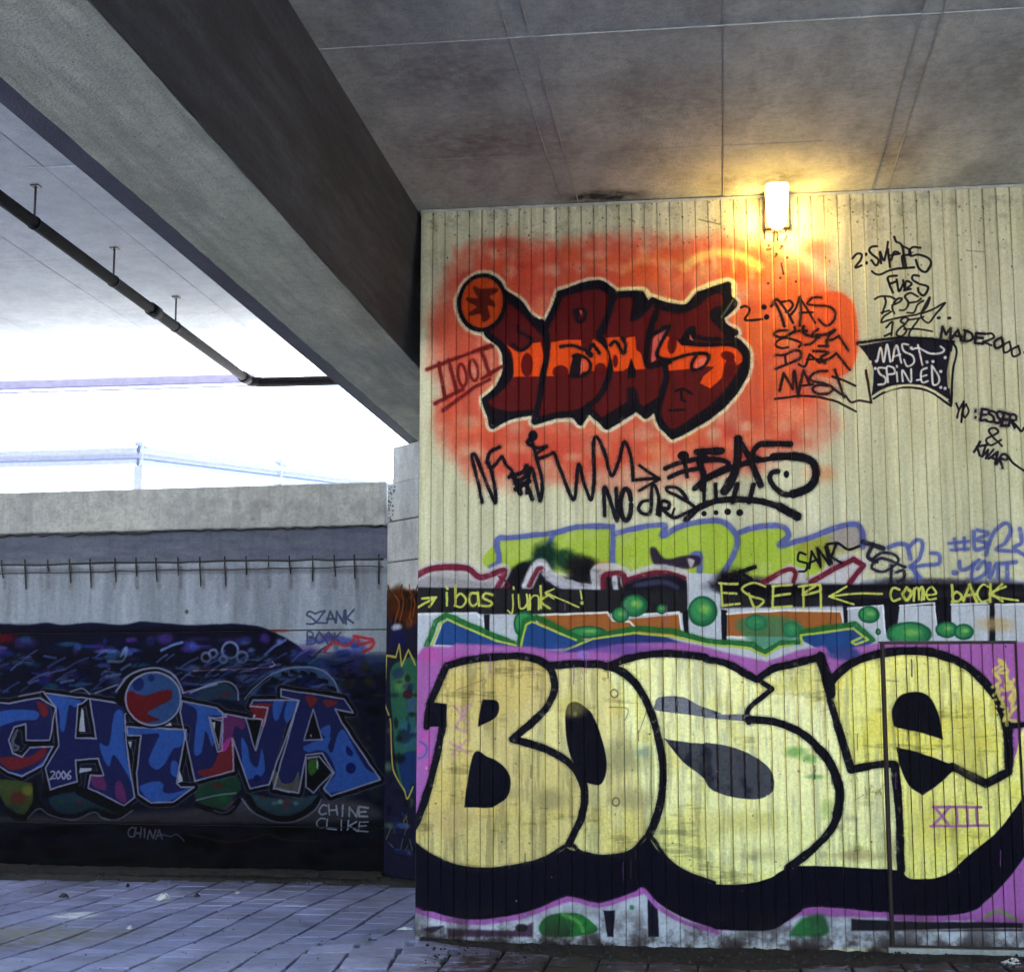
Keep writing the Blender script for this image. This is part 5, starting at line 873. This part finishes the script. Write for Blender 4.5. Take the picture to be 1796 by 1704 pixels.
# ------------------------------------------------------------------ ground
def cut_ground():
    v = [(-80, -90, -.035), (80, -90, -.035), (80, 40, -.035), (-80, 40, -.035)]
    o = pyd('ground', v, [(0, 1, 2, 3)], M_ground); tag(o, kind='structure'); return o
cut_ground()
def proj(P):
    c = ROT.T @ (np.array(P, float) - CAM); return 898 - FPX * c[0] / c[2], 852 + FPX * c[1] / c[2]
def heave(x, y):
    return .03 * math.exp(-((x + 2.5) ** 2 / .22 + (y + .25) ** 2 / .5)) + .006 * math.sin(x * 1.7 + y * .9) + .008 * math.sin(y * 2.3 - x)
pv = empty('pavement', (-4, 1, 0)); tag(pv, kind='structure')
TP = .35; tile_meshes = []
def tile_mesh(i):
    g = random.Random(i); a = TP / 2 - .0075; b = .007; t = .06
    pts = []
    for z, e in ((-t, 0), (-b, 0), (0, b)):
        for sx, sy in ((-1, -1), (1, -1), (1, 1), (-1, 1)): pts.append((sx * (a - .003 - e) + g.uniform(-.0012, .0012), sy * (a - e) + g.uniform(-.0012, .0012), z))
    f = [(8, 9, 10, 11)] + [(r * 4 + k, r * 4 + (k + 1) % 4, r * 4 + 4 + (k + 1) % 4, r * 4 + 4 + k) for r in (0, 1) for k in range(4)]
    me = bpy.data.meshes.new('paving_stone'); me.from_pydata(pts, [], f); me.update(); me.materials.append(M_tile); return me
tile_meshes = [tile_mesh(i) for i in range(5)]
far_v = []; far_f = []
cand = []
for i in range(-26, 18):
    for j in range(-10, 14):
        x = -3.36 + (i + .5) * TP; y = -1.0 + (j + (.5 if i % 2 else 0)) * TP
        if x > -2.45 and y > -.12: continue
        if y > 4.75: continue
        X, Y_ = proj((x, y, 0)); vis = -40 < X < 1840 and 1500 < Y_ < 1745
        cand.append((not vis, -Y_, x, y, i))
cand.sort()
nt_ = 0
for hid, _, x, y, i in cand:
    gx = random.uniform(-.004, .004); gy = random.uniform(-.006, .006); k = math.exp(-((x + 2.5) ** 2 / .5 + (y + .4) ** 2 / .6))
    X = x + .05 * k * math.sin(y * 3); z = heave(x, y) + random.uniform(-.003, .003)
    if (not hid) and nt_ < 298:
        o = bpy.data.objects.new('paving_stone', random.choice(tile_meshes)); col.objects.link(o); o.parent = pv; nt_ += 1
        o.location = (X + gx + 4, y + gy - 1, z); dx = (heave(x + .1, y) - heave(x - .1, y)) / .2; dy = (heave(x, y + .1) - heave(x, y - .1)) / .2
        o.rotation_euler = (dy + random.uniform(-.008, .008), -dx + random.uniform(-.008, .008), random.uniform(-.012, .012) + .16 * k)
    else:
        a = TP / 2 - .006; n = len(far_v)
        for zz, e in ((-.03, 0), (z, .004)):
            for sx, sy in ((-1, -1), (1, -1), (1, 1), (-1, 1)): far_v.append((X + sx * (a - e) + 4, y + sy * (a - e) - 1, zz))
        far_f += [(n + 4, n + 5, n + 6, n + 7)] + [(n + q, n + (q + 1) % 4, n + 4 + (q + 1) % 4, n + 4 + q) for q in range(4)]
# plain rows of the same stones all round, out of the picture
for i in range(-34, 26):
    for j in range(-42, -10):
        x = -3.36 + (i + .5) * TP; y = -1.0 + (j + (.5 if i % 2 else 0)) * TP; a = TP / 2 - .006; n = len(far_v)
        for zz, e in ((-.03, 0), (0, .004)):
            for sx, sy in ((-1, -1), (1, -1), (1, 1), (-1, 1)): far_v.append((x + sx * (a - e) + 4, y + sy * (a - e) - 1, zz))
        far_f += [(n + 4, n + 5, n + 6, n + 7)] + [(n + q, n + (q + 1) % 4, n + 4 + (q + 1) % 4, n + 4 + q) for q in range(4)]
o = pyd('outer_paving_stones', far_v, far_f, M_tile, pv); tag(o, kind='stuff')
o = pyd('joint_bed', [(-12, -17, -.026), (12, -17, -.026), (12, 3.8, -.026), (-12, 3.8, -.026)], [(0, 1, 2, 3)], M_joint, pv)

# ------------------------------------------------------------------ the panelled wall with its boards and door
wl = empty('graffiti_wall', (0, 0.2, 0))
tag(wl, 'tall cream board-marked concrete wall covered in graffiti, big yellow letters below and a red piece above', 'wall')
def at(o): o.location = (o.location[0], o.location[1] - .2, o.location[2]); return o
DX0, DX1, DZ = 1.172, float(hit(1790, 1300, 1, 0)[0]), 2.245
at(box('core', WALL_X0 + .012, WALL_X1, .016, 3.3, 0, 5.75, M_dark, wl))
def board(name, w, h, seed, mat, parent, bulge=.0008, tilt=.0012):
    g = random.Random(seed); n = 6; v = []; f = []
    tl = g.uniform(-tilt, tilt); bl = bulge * g.uniform(.7, 1.3)
    xs = [0, 0, .002, .002] + [w * t for t in (.2, .4, .6, .8)] + [w - .002, w - .002, w, w]
    ys = [.012, .0015, 0, 0] + [-bl * (1 - (2 * t - 1) ** 2) + tl * (t - .5) for t in (.2, .4, .6, .8)] + [0, 0, .0015, .012]
    for z in (0, h):
        for x, y in zip(xs, ys): v.append((x, y, z))
    m = len(xs)
    for i in range(m - 1):
        if i in (2, m - 3): continue          # the chamfers get their own corner points so that the face keeps a clean edge
        f.append((i, i + 1, m + i + 1, m + i))
    o = pyd(name, v, f, mat, parent)
    for p in o.data.polygons: p.use_smooth = min(p.vertices) % m in range(3, m - 4)
    return o
PT = .1; x = WALL_X0; i = 0
while x < WALL_X1 - .05:
    wd_ = PT - .0018 + random.uniform(-.0012, .0012); z0 = 0.0
    if x + wd_ > DX0 and x < DX1:
        z0 = DZ + .012
    b = board('board', wd_, 5.728 - z0, i, M_wall, wl); b.location = (x, -.2 + random.uniform(-.0015, .0015), z0)
    if z0 and x < DX0:     # stub of the half-covered boards beside the door
        s_ = board('board', DX0 - .006 - x, DZ, 900 + i, M_wall, wl); s_.location = (x, -.2, 0)
    if z0 and x + wd_ > DX1:
        s_ = board('board', x + wd_ - DX1 - .006, DZ, 950 + i, M_wall, wl); s_.location = (DX1 + .006, -.2, 0)
    x += PT; i += 1
dr = box('door', DX0 + .004, DX1 - .004, -.003, .015, .055, DZ - .004, plain('door_edge_steel', (44, 26, 24), .6, .3, .5), wl); at(dr)
dr['label'] = 'narrow steel door clad in painted slats, flush with the wall'
ns = 12; sw = (DX1 - DX0 - .036) / ns
for k in range(ns):
    s_ = board('slat', sw - .005, DZ - .082, 70 + k, M_wall, dr, .0010, .001); s_.location = (DX0 + .025 + k * sw, -.0205, .07)
at(box('threshold', DX0 - .02, DX1 + .03, -.05, .01, 0, .05, M_farcon, wl))
at(box('left_edge_trim', WALL_X0 - .004, WALL_X0 + .011, .012, .06, 0, 5.74, M_dark, wl))
at(box('top_strip', WALL_X0, WALL_X1, -.012, .012, 5.727, 5.744, M_fin, wl))

# ------------------------------------------------------------------ overpass: soffit panels, beam, edge strip
ov = empty('overpass', (0, -6, 5.75)); tag(ov, 'grey concrete road bridge overhead with panelled soffit and a deep beam', 'bridge')
def sub(o): o.location = (o.location[0], o.location[1] + 6, o.location[2] - 5.75); return o
def soffit(xs, ys, mat, fin=True):
    for i in range(len(xs) - 1):
        for j in range(len(ys) - 1):
            dz = random.uniform(0, .006)
            sub(box('soffit_panel', xs[i] + .003, xs[i + 1] - .003, ys[j] + .003, ys[j + 1] - .003, 5.75 + dz, 5.86, mat, ov, .004))
xr = [-2.4, -1.2, -1.07, .075, 1.22, 1.34, 2.5, 3.7]; yr = [-7.2, -5.15, -3.1, -1.12, .03]
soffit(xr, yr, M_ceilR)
for x in (-1.2, -1.07, .075, 1.22, 1.34): sub(box('joint_ridge', x - .003, x + .003, -7.2, .0, 5.749, 5.8, M_fin, ov))
for y in (-3.1, -5.15): sub(box('joint_ridge', -2.4, 3.7, y - .006, y + .006, 5.747, 5.8, M_fin, ov))
_e = float(hit(200, 662, 2, 5.75)[1]); _c = float(hit(100, 457, 2, 5.75)[1]); _u = float(hit(465, 602, 2, 5.75)[0])
LEDGE = _e
xl = [-8.6 - 1.3, -8.6, -7.3, -6.05, _u, -3.3]; yl = [-5.6, -3.5, -1.35, _c, 2.95, 5.0, _e]
soffit(xl, yl, M_ceilL)
sub(box('deck_slab', -26, 14, -17, .03, 5.865, 6.4, M_ceilR, ov)); sub(box('deck_slab', -26, 14, .034, _e, 5.865, 6.4, M_ceilL, ov))
sub(box('soffit_slab', 3.7, 14, -17, .03, 5.755, 5.86, M_ceilR, ov)); sub(box('soffit_slab', -2.4, 3.7, -17, -7.2, 5.755, 5.86, M_ceilR, ov))
sub(box('soffit_slab', -26, xl[0], -17, _e, 5.755, 5.86, M_ceilL, ov)); sub(box('soffit_slab', xl[0], -3.36, -17, -5.6, 5.755, 5.86, M_ceilL, ov))
sub(box('fascia', -26, 14, _e, _e + .12, 5.70, 6.7, M_ceilL, ov))
YB = 4.55
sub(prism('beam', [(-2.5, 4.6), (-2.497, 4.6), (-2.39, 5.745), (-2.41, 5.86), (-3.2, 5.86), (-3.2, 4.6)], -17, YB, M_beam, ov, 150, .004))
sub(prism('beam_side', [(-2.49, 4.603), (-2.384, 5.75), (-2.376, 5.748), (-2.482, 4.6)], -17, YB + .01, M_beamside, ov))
sub(prism('edge_strip', [(-3.202, 4.625), (-3.202, 5.86), (-3.365, 5.86), (-3.365, 4.625)], -17, YB, M_strip, ov))

# ------------------------------------------------------------------ pier that carries the beam
def plan(p0, d, u0, u1, back):
    nrm = np.array([-d[1], d[0]])
    if nrm[1] < 0: nrm = -nrm
    a = p0 + d * u0; b = p0 + d * u1; return [tuple(a), tuple(b), tuple(b + nrm * back), tuple(a + nrm * back)]
pr = empty('bridge_pier', (float(PR_L[0]), float(PR_L[1]), 0)); tag(pr, 'narrow grey concrete pier under the beam end with orange and green graffiti at its foot', 'pier')
def rel(o, e): o.location = (o.location[0] - e.location[0], o.location[1] - e.location[1], o.location[2] - e.location[2]); return o
def zat(y, x=300, p0=FW_R, d=FW_D): return hitline(x, y, p0, d)[1]
zj1 = zat(912, 700, PR_L, PR_D); zj2 = zat(984, 700, PR_L, PR_D); zc = zat(846, 683, PR_L, PR_D)
uL = hitline(676, 1200, PR_L, PR_D)[0]; uT = hitline(689, 800, PR_L, PR_D)[0]
for nm, u0, z0, z1, of in (('pier_block', uL, 0, zj2 - .006, 0), ('pier_block', uL, zj2 + .006, zj1 - .006, 0), ('pier_block', uL, zj1 + .006, zc - .02, 0), ('pier_head', uT, zc - .02, 4.598, .002)):
    rel(wedge(nm, plan(PR_L - np.array([0, of]), PR_D, u0, 1.9, .5), z0, z1, M_pier, pr, .008), pr)
rel(wedge('pier_core', plan(PR_L + np.array([0, .02]), PR_D, uT + .02, 1.88, .4), 0, 4.59, M_dark, pr), pr)

# ------------------------------------------------------------------ far retaining wall
fw = empty('retaining_wall', (float(FW_R[0]), float(FW_R[1]), 0)); tag(fw, 'low grey concrete retaining wall under the bright opening, blue CHINA graffiti on it', 'wall')
zp = zat(930); zb = zat(986); zg1 = zat(1104, 600); zg2 = zat(1446)
off = lambda k: FW_R + FW_N * k
U1 = 26
rel(wedge('parapet', plan(off(.05), FW_D, -.0, U1, .40), zp, 4.25, M_farcon, fw, .015), fw)
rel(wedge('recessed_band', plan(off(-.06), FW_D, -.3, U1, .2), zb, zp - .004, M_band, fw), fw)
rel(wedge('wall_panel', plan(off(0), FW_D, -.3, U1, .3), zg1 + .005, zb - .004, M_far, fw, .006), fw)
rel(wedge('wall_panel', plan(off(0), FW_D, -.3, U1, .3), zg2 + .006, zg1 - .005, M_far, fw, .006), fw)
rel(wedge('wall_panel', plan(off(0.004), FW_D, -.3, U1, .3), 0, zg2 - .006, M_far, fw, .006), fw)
rel(wedge('wall_core', plan(off(-.08), FW_D, -.3, U1, .2), 0, zp, M_dark, fw), fw)
def fpt(px, py, o=.03):
    u, z = hitline(px, py, FW_R, FW_D); q = FW_R + FW_D * u + FW_N * o; return (float(q[0]), float(q[1]), z)
def fline(name, label, cat, pts, r, mat):
    e = empty(name, pts[0]); tag(e, label, cat); t = tube('line', pts, r, mat, e, 6); t.location = (-pts[0][0], -pts[0][1], -pts[0][2]); return e
def wav(y0, y1, n=40, amp=1.3, seed=1, a=-300, b=674):
    g = random.Random(seed); return [fpt(a + (b - a) * t / n, y0 + (y1 - y0) * ((a + (b - a) * t / n)) / 674 + g.uniform(-amp, amp)) for t in range(n + 1)]
cb = fline('upper_cable', 'thin black cable clipped along the top edge of the lower wall face', 'cable', wav(991, 980, seed=2), .011, M_cable)
cb2 = fline('lower_cable', 'thinner dark wire running just beneath the upper cable on the far wall', 'cable', wav(1006, 993, seed=3), .006, M_cable)
clips = []
for k in range(19):
    px = 8 + k * 39.0 - 0.4 * k + random.uniform(-3, 3); y = 990 - 10 * px / 674
    a = fpt(px, y - 8, .035); b = fpt(px + random.uniform(-1.5, 1.5), y + random.choice((14, 24, 30, 34, 38, 44)), .012)
    t = tube('clip', [a, fpt(px, y + 6, .035), b], [.009, .009, .005], M_cable, cb, 6); t.location = (-cb.location[0], -cb.location[1], -cb.location[2])
ct = fline('parapet_wire', 'rough dark wire along the underside of the parapet', 'wire', wav(941, 922, 70, 2.4, 5), .012, M_cable)
ct2 = None

# ------------------------------------------------------------------ outside: raised apron, guard rail
_f = lambda x: FW_R[1] + (x - FW_R[0]) * FW_D[1] / FW_D[0]
ap = pyd('raised_roadway', [(-120, _f(-120) + .3, 3.95), (30, _f(30) + .3, 3.95), (120, 160, 3.95), (-160, 160, 3.95)], [(0, 1, 2, 3)], M_out); tag(ap, kind='structure')
RT = 5.12
def rp(px, py, z): q = hit(px, py, 2, z); return (float(q[0]), float(q[1]))
Pc = rp(243, 781, RT); Pl = rp(-420, 800, RT); Pr = rp(700, 841, RT)
gr = empty('guard_rail', (Pc[0], Pc[1], 3.95)); tag(gr, 'pale steel guard rail outside, bending away from its post beyond the parapet', 'guard rail')
def rail(a, b):
    a = Vector((a[0], a[1], 0)); b = Vector((b[0], b[1], 0)); d = (b - a).normalized(); nn = Vector((d.y, -d.x, 0))
    prof = [(0, 0), (.04, -.03), (.04, -.09), (.0, -.12), (0, -.16), (.04, -.19), (.04, -.25), (0, -.28), (-.012, -.28), (.026, -.25), (.026, -.19), (-.014, -.16), (-.014, -.12), (.026, -.09), (.026, -.03), (-.012, 0)]
    v = []; n = len(prof)
    for p in (a, b):
        for o_, z in prof: q = p + nn * o_; v.append((q.x - Pc[0], q.y - Pc[1], RT + z - 3.95))
    f = [(i, (i + 1) % n, n + (i + 1) % n, n + i) for i in range(n)]
    return pyd('rail', v, f, M_steel, gr)
rail(Pl, Pc); rail(Pc, Pr)
for (x, y) in (Pc, Pl, tuple((np.array(Pl) + np.array(Pc)) / 2), tuple((np.array(Pr) + np.array(Pc)) / 2), Pr):
    p_ = box('post', x - .06, x + .06, y - .0, y + .12, 3.95, RT + .06, M_steel, gr, .01); rel(p_, gr)

# ------------------------------------------------------------------ drain pipe, hangers, gutter
PX, PZ, PR_ = -5.12, 5.45, .05
ye = float(hit(437, 664, 0, PX)[1]) if False else 5.0
q = hit(437, 668, 2, PZ); ye = float(q[1]); PX = float(q[0])
q0 = hit(0, 347, 2, PZ); x0_, y0_ = float(q0[0]), float(q0[1]); dxy = (x0_ - PX) / (y0_ - ye)
pp = empty('drain_pipe', (PX, ye, PZ)); tag(pp, 'long dark drain pipe hung under the pale left soffit on thin rods', 'pipe')
P = lambda y, z=PZ: (PX + (y - ye) * dxy, y, z)
def relp(o): return rel(o, pp)
relp(tube('pipe_run', [P(-9), P(-3), P(2), P(ye - .12), P(ye - .03)], PR_, M_pipe, pp, 16))
relp(tube('elbow', [P(ye - .04), (PX + .03, ye + .03, PZ), (PX + .12, ye + .07, PZ)], PR_ * 1.12, M_pipe, pp, 16))
xe = float(hit(590, 672, 1, ye + .07)[0])
relp(tube('cross_run', [(PX + .08, ye + .07, PZ - .005), (xe + .25, ye + .07, PZ - .01)], PR_ * 1.15, M_pipe, pp, 16))
for px, py in ((278, 545), (445, 662)):
    y = float(hit(px, py, 2, PZ)[1]); relp(tube('coupling', [P(y - .09), P(y + .09)], PR_ * 1.25, M_pipe, pp, 16))
for px, py in ((81, 390), (224, 492), (334, 572), (-120, 262)):
    y = float(hit(px, py, 2, PZ)[1]); a = P(y)
    hg = relp(tube('hanger', [(a[0], a[1], PZ + .04), (a[0], a[1], 5.76)], .009, M_rod, pp, 6)); cl_ = tube('clamp', [(a[0] - 0, a[1] - .02, PZ), (a[0], a[1] + .02, PZ)], PR_ * 1.1, M_pipe, hg, 14)
    relp(cl_); cl_.location = (0, 0, 0)
    relp(box('anchor_plate', a[0] - .035, a[0] + .035, a[1] - .035, a[1] + .035, 5.738, 5.749, M_rod, hg, .002)).location = (0, 0, 0)
gq = float(hit(200, 664, 2, 5.62)[1])
gt = empty('gutter', (-8, gq, 5.6)); tag(gt, 'horizontal gutter along the outer edge of the soffit, coloured pale for the backlight', 'gutter')
zt = 5.62
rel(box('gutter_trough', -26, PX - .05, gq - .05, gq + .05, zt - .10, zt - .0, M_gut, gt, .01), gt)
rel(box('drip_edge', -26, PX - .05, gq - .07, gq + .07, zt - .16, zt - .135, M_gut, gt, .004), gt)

# ------------------------------------------------------------------ lamp
LX = float(hit(1363, 380, 1, -.1)[0]); zb_ = float(hit(1360, 398, 1, -.10)[2])
lp = empty('wall_lamp', (LX, 0, zb_)); tag(lp, 'glowing bulkhead lamp fixed high on the wall just under the soffit', 'lamp')
M_em = NT('lit_lamp_glass'); M_em.b.inputs['Base Color'].default_value = (.9, .8, .5, 1); M_em.b.inputs['Emission Color'].default_value = (1, .66, .16, 1); _tc = M_em.n('ShaderNodeTexCoord'); _sx = M_em.n('ShaderNodeSeparateXYZ'); M_em.l(_tc.outputs['Object'], _sx.inputs[0])
_mr = M_em.n('ShaderNodeMapRange', interpolation_type='SMOOTHSTEP'); M_em.l(_sx.outputs[2], _mr.inputs[0]); _mr.inputs[1].default_value = .2; _mr.inputs[2].default_value = .05; _mr.inputs[3].default_value = .6; _mr.inputs[4].default_value = 25
M_em.l(_mr.outputs[0], M_em.b.inputs['Emission Strength']); M_em = M_em.m
def loft(name, secs, mat, parent, n=20, pw=.45):
    """superellipse sections (z, half width, y front, y back)"""
    v = []; f = []
    for z, hw, yf, yb in secs:
        for k in range(n):
            a = 2 * math.pi * k / n; c_, s_ = math.cos(a), math.sin(a)
            v.append((hw * math.copysign(abs(c_) ** pw, c_), (yf + yb) / 2 + (yb - yf) / 2 * math.copysign(abs(s_) ** pw, s_), z))
    m = len(secs)
    for j in range(m - 1):
        for k in range(n): f.append((j * n + k, j * n + (k + 1) % n, (j + 1) * n + (k + 1) % n, (j + 1) * n + k))
    f.append(tuple(range(n - 1, -1, -1))); f.append(tuple(range((m - 1) * n, m * n)))
    return pyd(name, v, f, mat, parent, True)
loft('lamp_glass', [(.0, .034, -.10, -.05), (.008, .055, -.12, -.04), (.03, .072, -.15, -.035), (.09, .086, -.18, -.035), (.19, .098, -.24, -.04), (.27, .104, -.29, -.05), (.302, .1, -.305, -.06), (.318, .084, -.29, -.08)], M_em, lp)
loft('lamp_cap', [(.318, .088, -.30, -.02), (.338, .096, -.305, .0), (.352, .08, -.27, .0)], M_brown, lp)
box('back_plate', -.108, .108, -.07, -.006, .005, .33, M_brown, lp, .005)
tube('lamp_rim', [(-.104, -.06, .30), (-.1, -.045, .18), (-.088, -.04, .08), (-.07, -.04, .025), (-.04, -.04, -.004), (.04, -.04, -.004), (.07, -.04, .025), (.088, -.04, .08), (.1, -.045, .18), (.104, -.06, .30)], .006, M_brown, lp, 6)
for sx in (-.03, .03): tube('screw', [(sx, -.125, .03), (sx, -.15, .03)], .008, M_brown, lp, 8)
lp.scale = (.88, .95, 1)
tube('conduit', [(0, -.012, -.01), (0.003, -.013, -.08)], .008, M_brown, lp, 8)

# ------------------------------------------------------------------ dirt and litter
def soil(name, xs, fy, by, hgt, label_kind='stuff', seed=3):
    g = random.Random(seed); v = []; f = []; n = 14
    for i, x in enumerate(xs):
        fr = fy(x) + g.uniform(-.05, .05); bk = by(x)
        for j in range(n + 1):
            t = j / n; y = fr + (bk - fr) * t
            z = -.006 + (hgt * min(1, t * 2.2) + g.uniform(-.006, .01)) * (0 if j == 0 else 1) + (heave(x, y) if x > -2.7 or True else 0)
            v.append((x + g.uniform(-.01, .01), y, z))
    for i in range(len(xs) - 1):
        for j in range(n): a = i * (n + 1) + j; f.append((a, a + n + 1, a + n + 2, a + 1))
    o = pyd(name, v, f, M_soil, None, True); tag(o, kind=label_kind); return o
from bisect import bisect
def lerp(tab, x):
    xs = [a for a, _ in tab]; k = min(max(bisect(xs, x) - 1, 0), len(tab) - 2); (a, b), (c, d) = tab[k], tab[k + 1]; return b + (d - b) * min(max((x - a) / (c - a), 0), 1)
tabR = [(-2.3, -.03), (-2.1, -.12), (-1.6, -.28), (-1.0, -.5), (-.4, -.62), (.2, -.8), (.7, -.7), (1.2, -.5), (1.7, -.3), (3.3, -.2)]
soil('trodden_dirt', [-2.3 + .07 * i for i in range(80)], lambda x: lerp(tabR, x), lambda x: -.004, .022)
soil('wall_foot_dirt', [-12 + .09 * i for i in range(94)], lambda x: _f(x) - .5, lambda x: _f(x) - .012, .03, seed=8)
# grit and crumbs, one mass
gv = []; gf = []; g = random.Random(21)
def crumb(x, y, z, r):
    n = len(gv)
    for a, b, c_ in ((1, 0, 0), (-.5, .8, 0), (-.6, -.8, 0), (0, 0, .8), (.1, .1, -.4)): gv.append((x + a * r * g.uniform(.6, 1.3), y + b * r * g.uniform(.6, 1.3), z + c_ * r))
    for t in ((0, 1, 3), (1, 2, 3), (2, 0, 3), (1, 0, 4), (2, 1, 4), (0, 2, 4)): gf.append(tuple(n + q for q in t))
for i in range(700):
    x = g.uniform(-2.2, 2.6); y = -abs(g.gauss(0, .6)); crumb(x, y, heave(x, y) + .022, g.choice([.004, .006, .009, .014, .02]))
for i in range(500):
    x = g.uniform(-9, -2.5); y = _f(x) - abs(g.gauss(0, .5)) - .02; crumb(x, y, heave(x, y) + .006, g.choice([.005, .008, .012, .018]))
for i in range(260): x = g.uniform(-8, -2.5); y = g.uniform(-1.4, 4); crumb(x, y, heave(x, y) + .003, g.choice([.004, .006, .009]))
o = pyd('grit', gv, gf, M_stone); tag(o, kind='stuff')
def scrap(name, label, cat, px, py, sx, sy, hh, mat, seed):
    q = hit(px, py, 2, 0.005); x, y = float(q[0]), float(q[1]); g = random.Random(seed); bm = bmesh.new(); n = 9
    ring = []; 
    for lv, k in ((0, 1), (.5, .75), (1, .35)):
        ring.append([bm.verts.new((sx * k * math.cos(2 * math.pi * i / n) * g.uniform(.7, 1.25), sy * k * math.sin(2 * math.pi * i / n) * g.uniform(.7, 1.25), hh * lv * g.uniform(.6, 1.3))) for i in range(n)])
    for a, b in zip(ring, ring[1:]):
        for i in range(n): bm.faces.new([a[i], a[(i + 1) % n], b[(i + 1) % n], b[i]])
    bm.faces.new(ring[-1]); bm.faces.new(ring[0][::-1]); bmesh.ops.recalc_face_normals(bm, faces=bm.faces)
    me = bpy.data.meshes.new(name); bm.to_mesh(me); bm.free(); o = link(name, me, mat); o.location = (x, y, heave(x, y) + .002); tag(o, label, cat); return o
scrap('crumpled_paper', 'crumpled white paper lying on the paving near the far wall', 'litter', 288, 1573, .075, .13, .045, M_paper, 1)
scrap('paper_scrap', 'tiny white scrap on the paving left of the middle joints', 'litter', 228, 1625, .022, .04, .02, M_paper, 2)
scrap('crumpled_paper', 'flattened white wrapper on the paving at the lower right by the door', 'litter', 1775, 1686, .07, .07, .03, M_paper, 3)
scrap('paper_scrap', 'small pale scrap lying at the foot of the wall corner', 'litter', 712, 1628, .07, .03, .015, M_paper, 4)
scrap('stone', 'dark stone on the paving behind the crumpled paper', 'stone', 345, 1569, .03, .04, .03, M_stone, 5)
scrap('stone', 'small dark stone lying nearest the left edge of the paving', 'stone', 112, 1570, .05, .05, .03, M_stone, 6)
scrap('stone', 'tiny dark stone further back, between the paper and the far wall', 'stone', 224, 1554, .02, .04, .03, M_stone, 7)
scrap('stick', 'dark stick lying where the paving meets the far wall dirt', 'stick', 548, 1536, .12, .05, .03, M_stone, 8)
scrap('paper_scrap', 'pale scrap on the paving right of the dark stone', 'litter', 417, 1565, .025, .05, .015, M_paper, 9)

# ------------------------------------------------------------------ behind the camera: side walls, plus walls and ground added to shape the light
sw_ = box('side_wall', 13.6, 14, -17, 0, 0, 5.75, M_farcon); tag(sw_, 'plain concrete side wall closing the underpass far to the right', 'wall')
sw2 = box('side_wall', -26, -25.6, -17, 5, 0, 5.75, M_farcon); tag(sw2, 'plain concrete side wall closing the underpass far to the left', 'wall')

bw = box('glare_shaping_wall', -6.6, -.7, -17.4, -17.004, 0, 6.3, M_farcon); tag(bw, 'unseen wall added behind the viewer to frame the glare, left of the middle opening', 'wall')  # added out of view to narrow the opening mirrored in the glossy paint
bw = box('glare_shaping_wall', 1.9, 7.2, -17.4, -17.004, 0, 6.3, M_farcon); tag(bw, 'unseen wall added behind the viewer to frame the glare, right of the middle opening', 'wall')
fc = pyd('bounce_forecourt', [(-60, -80, -.02), (60, -80, -.02), (60, -17.2, -.02), (-60, -17.2, -.02)], [(0, 1, 2, 3)], M_out); tag(fc, kind='structure')  # unseen bright ground added for bounce light and the reflection
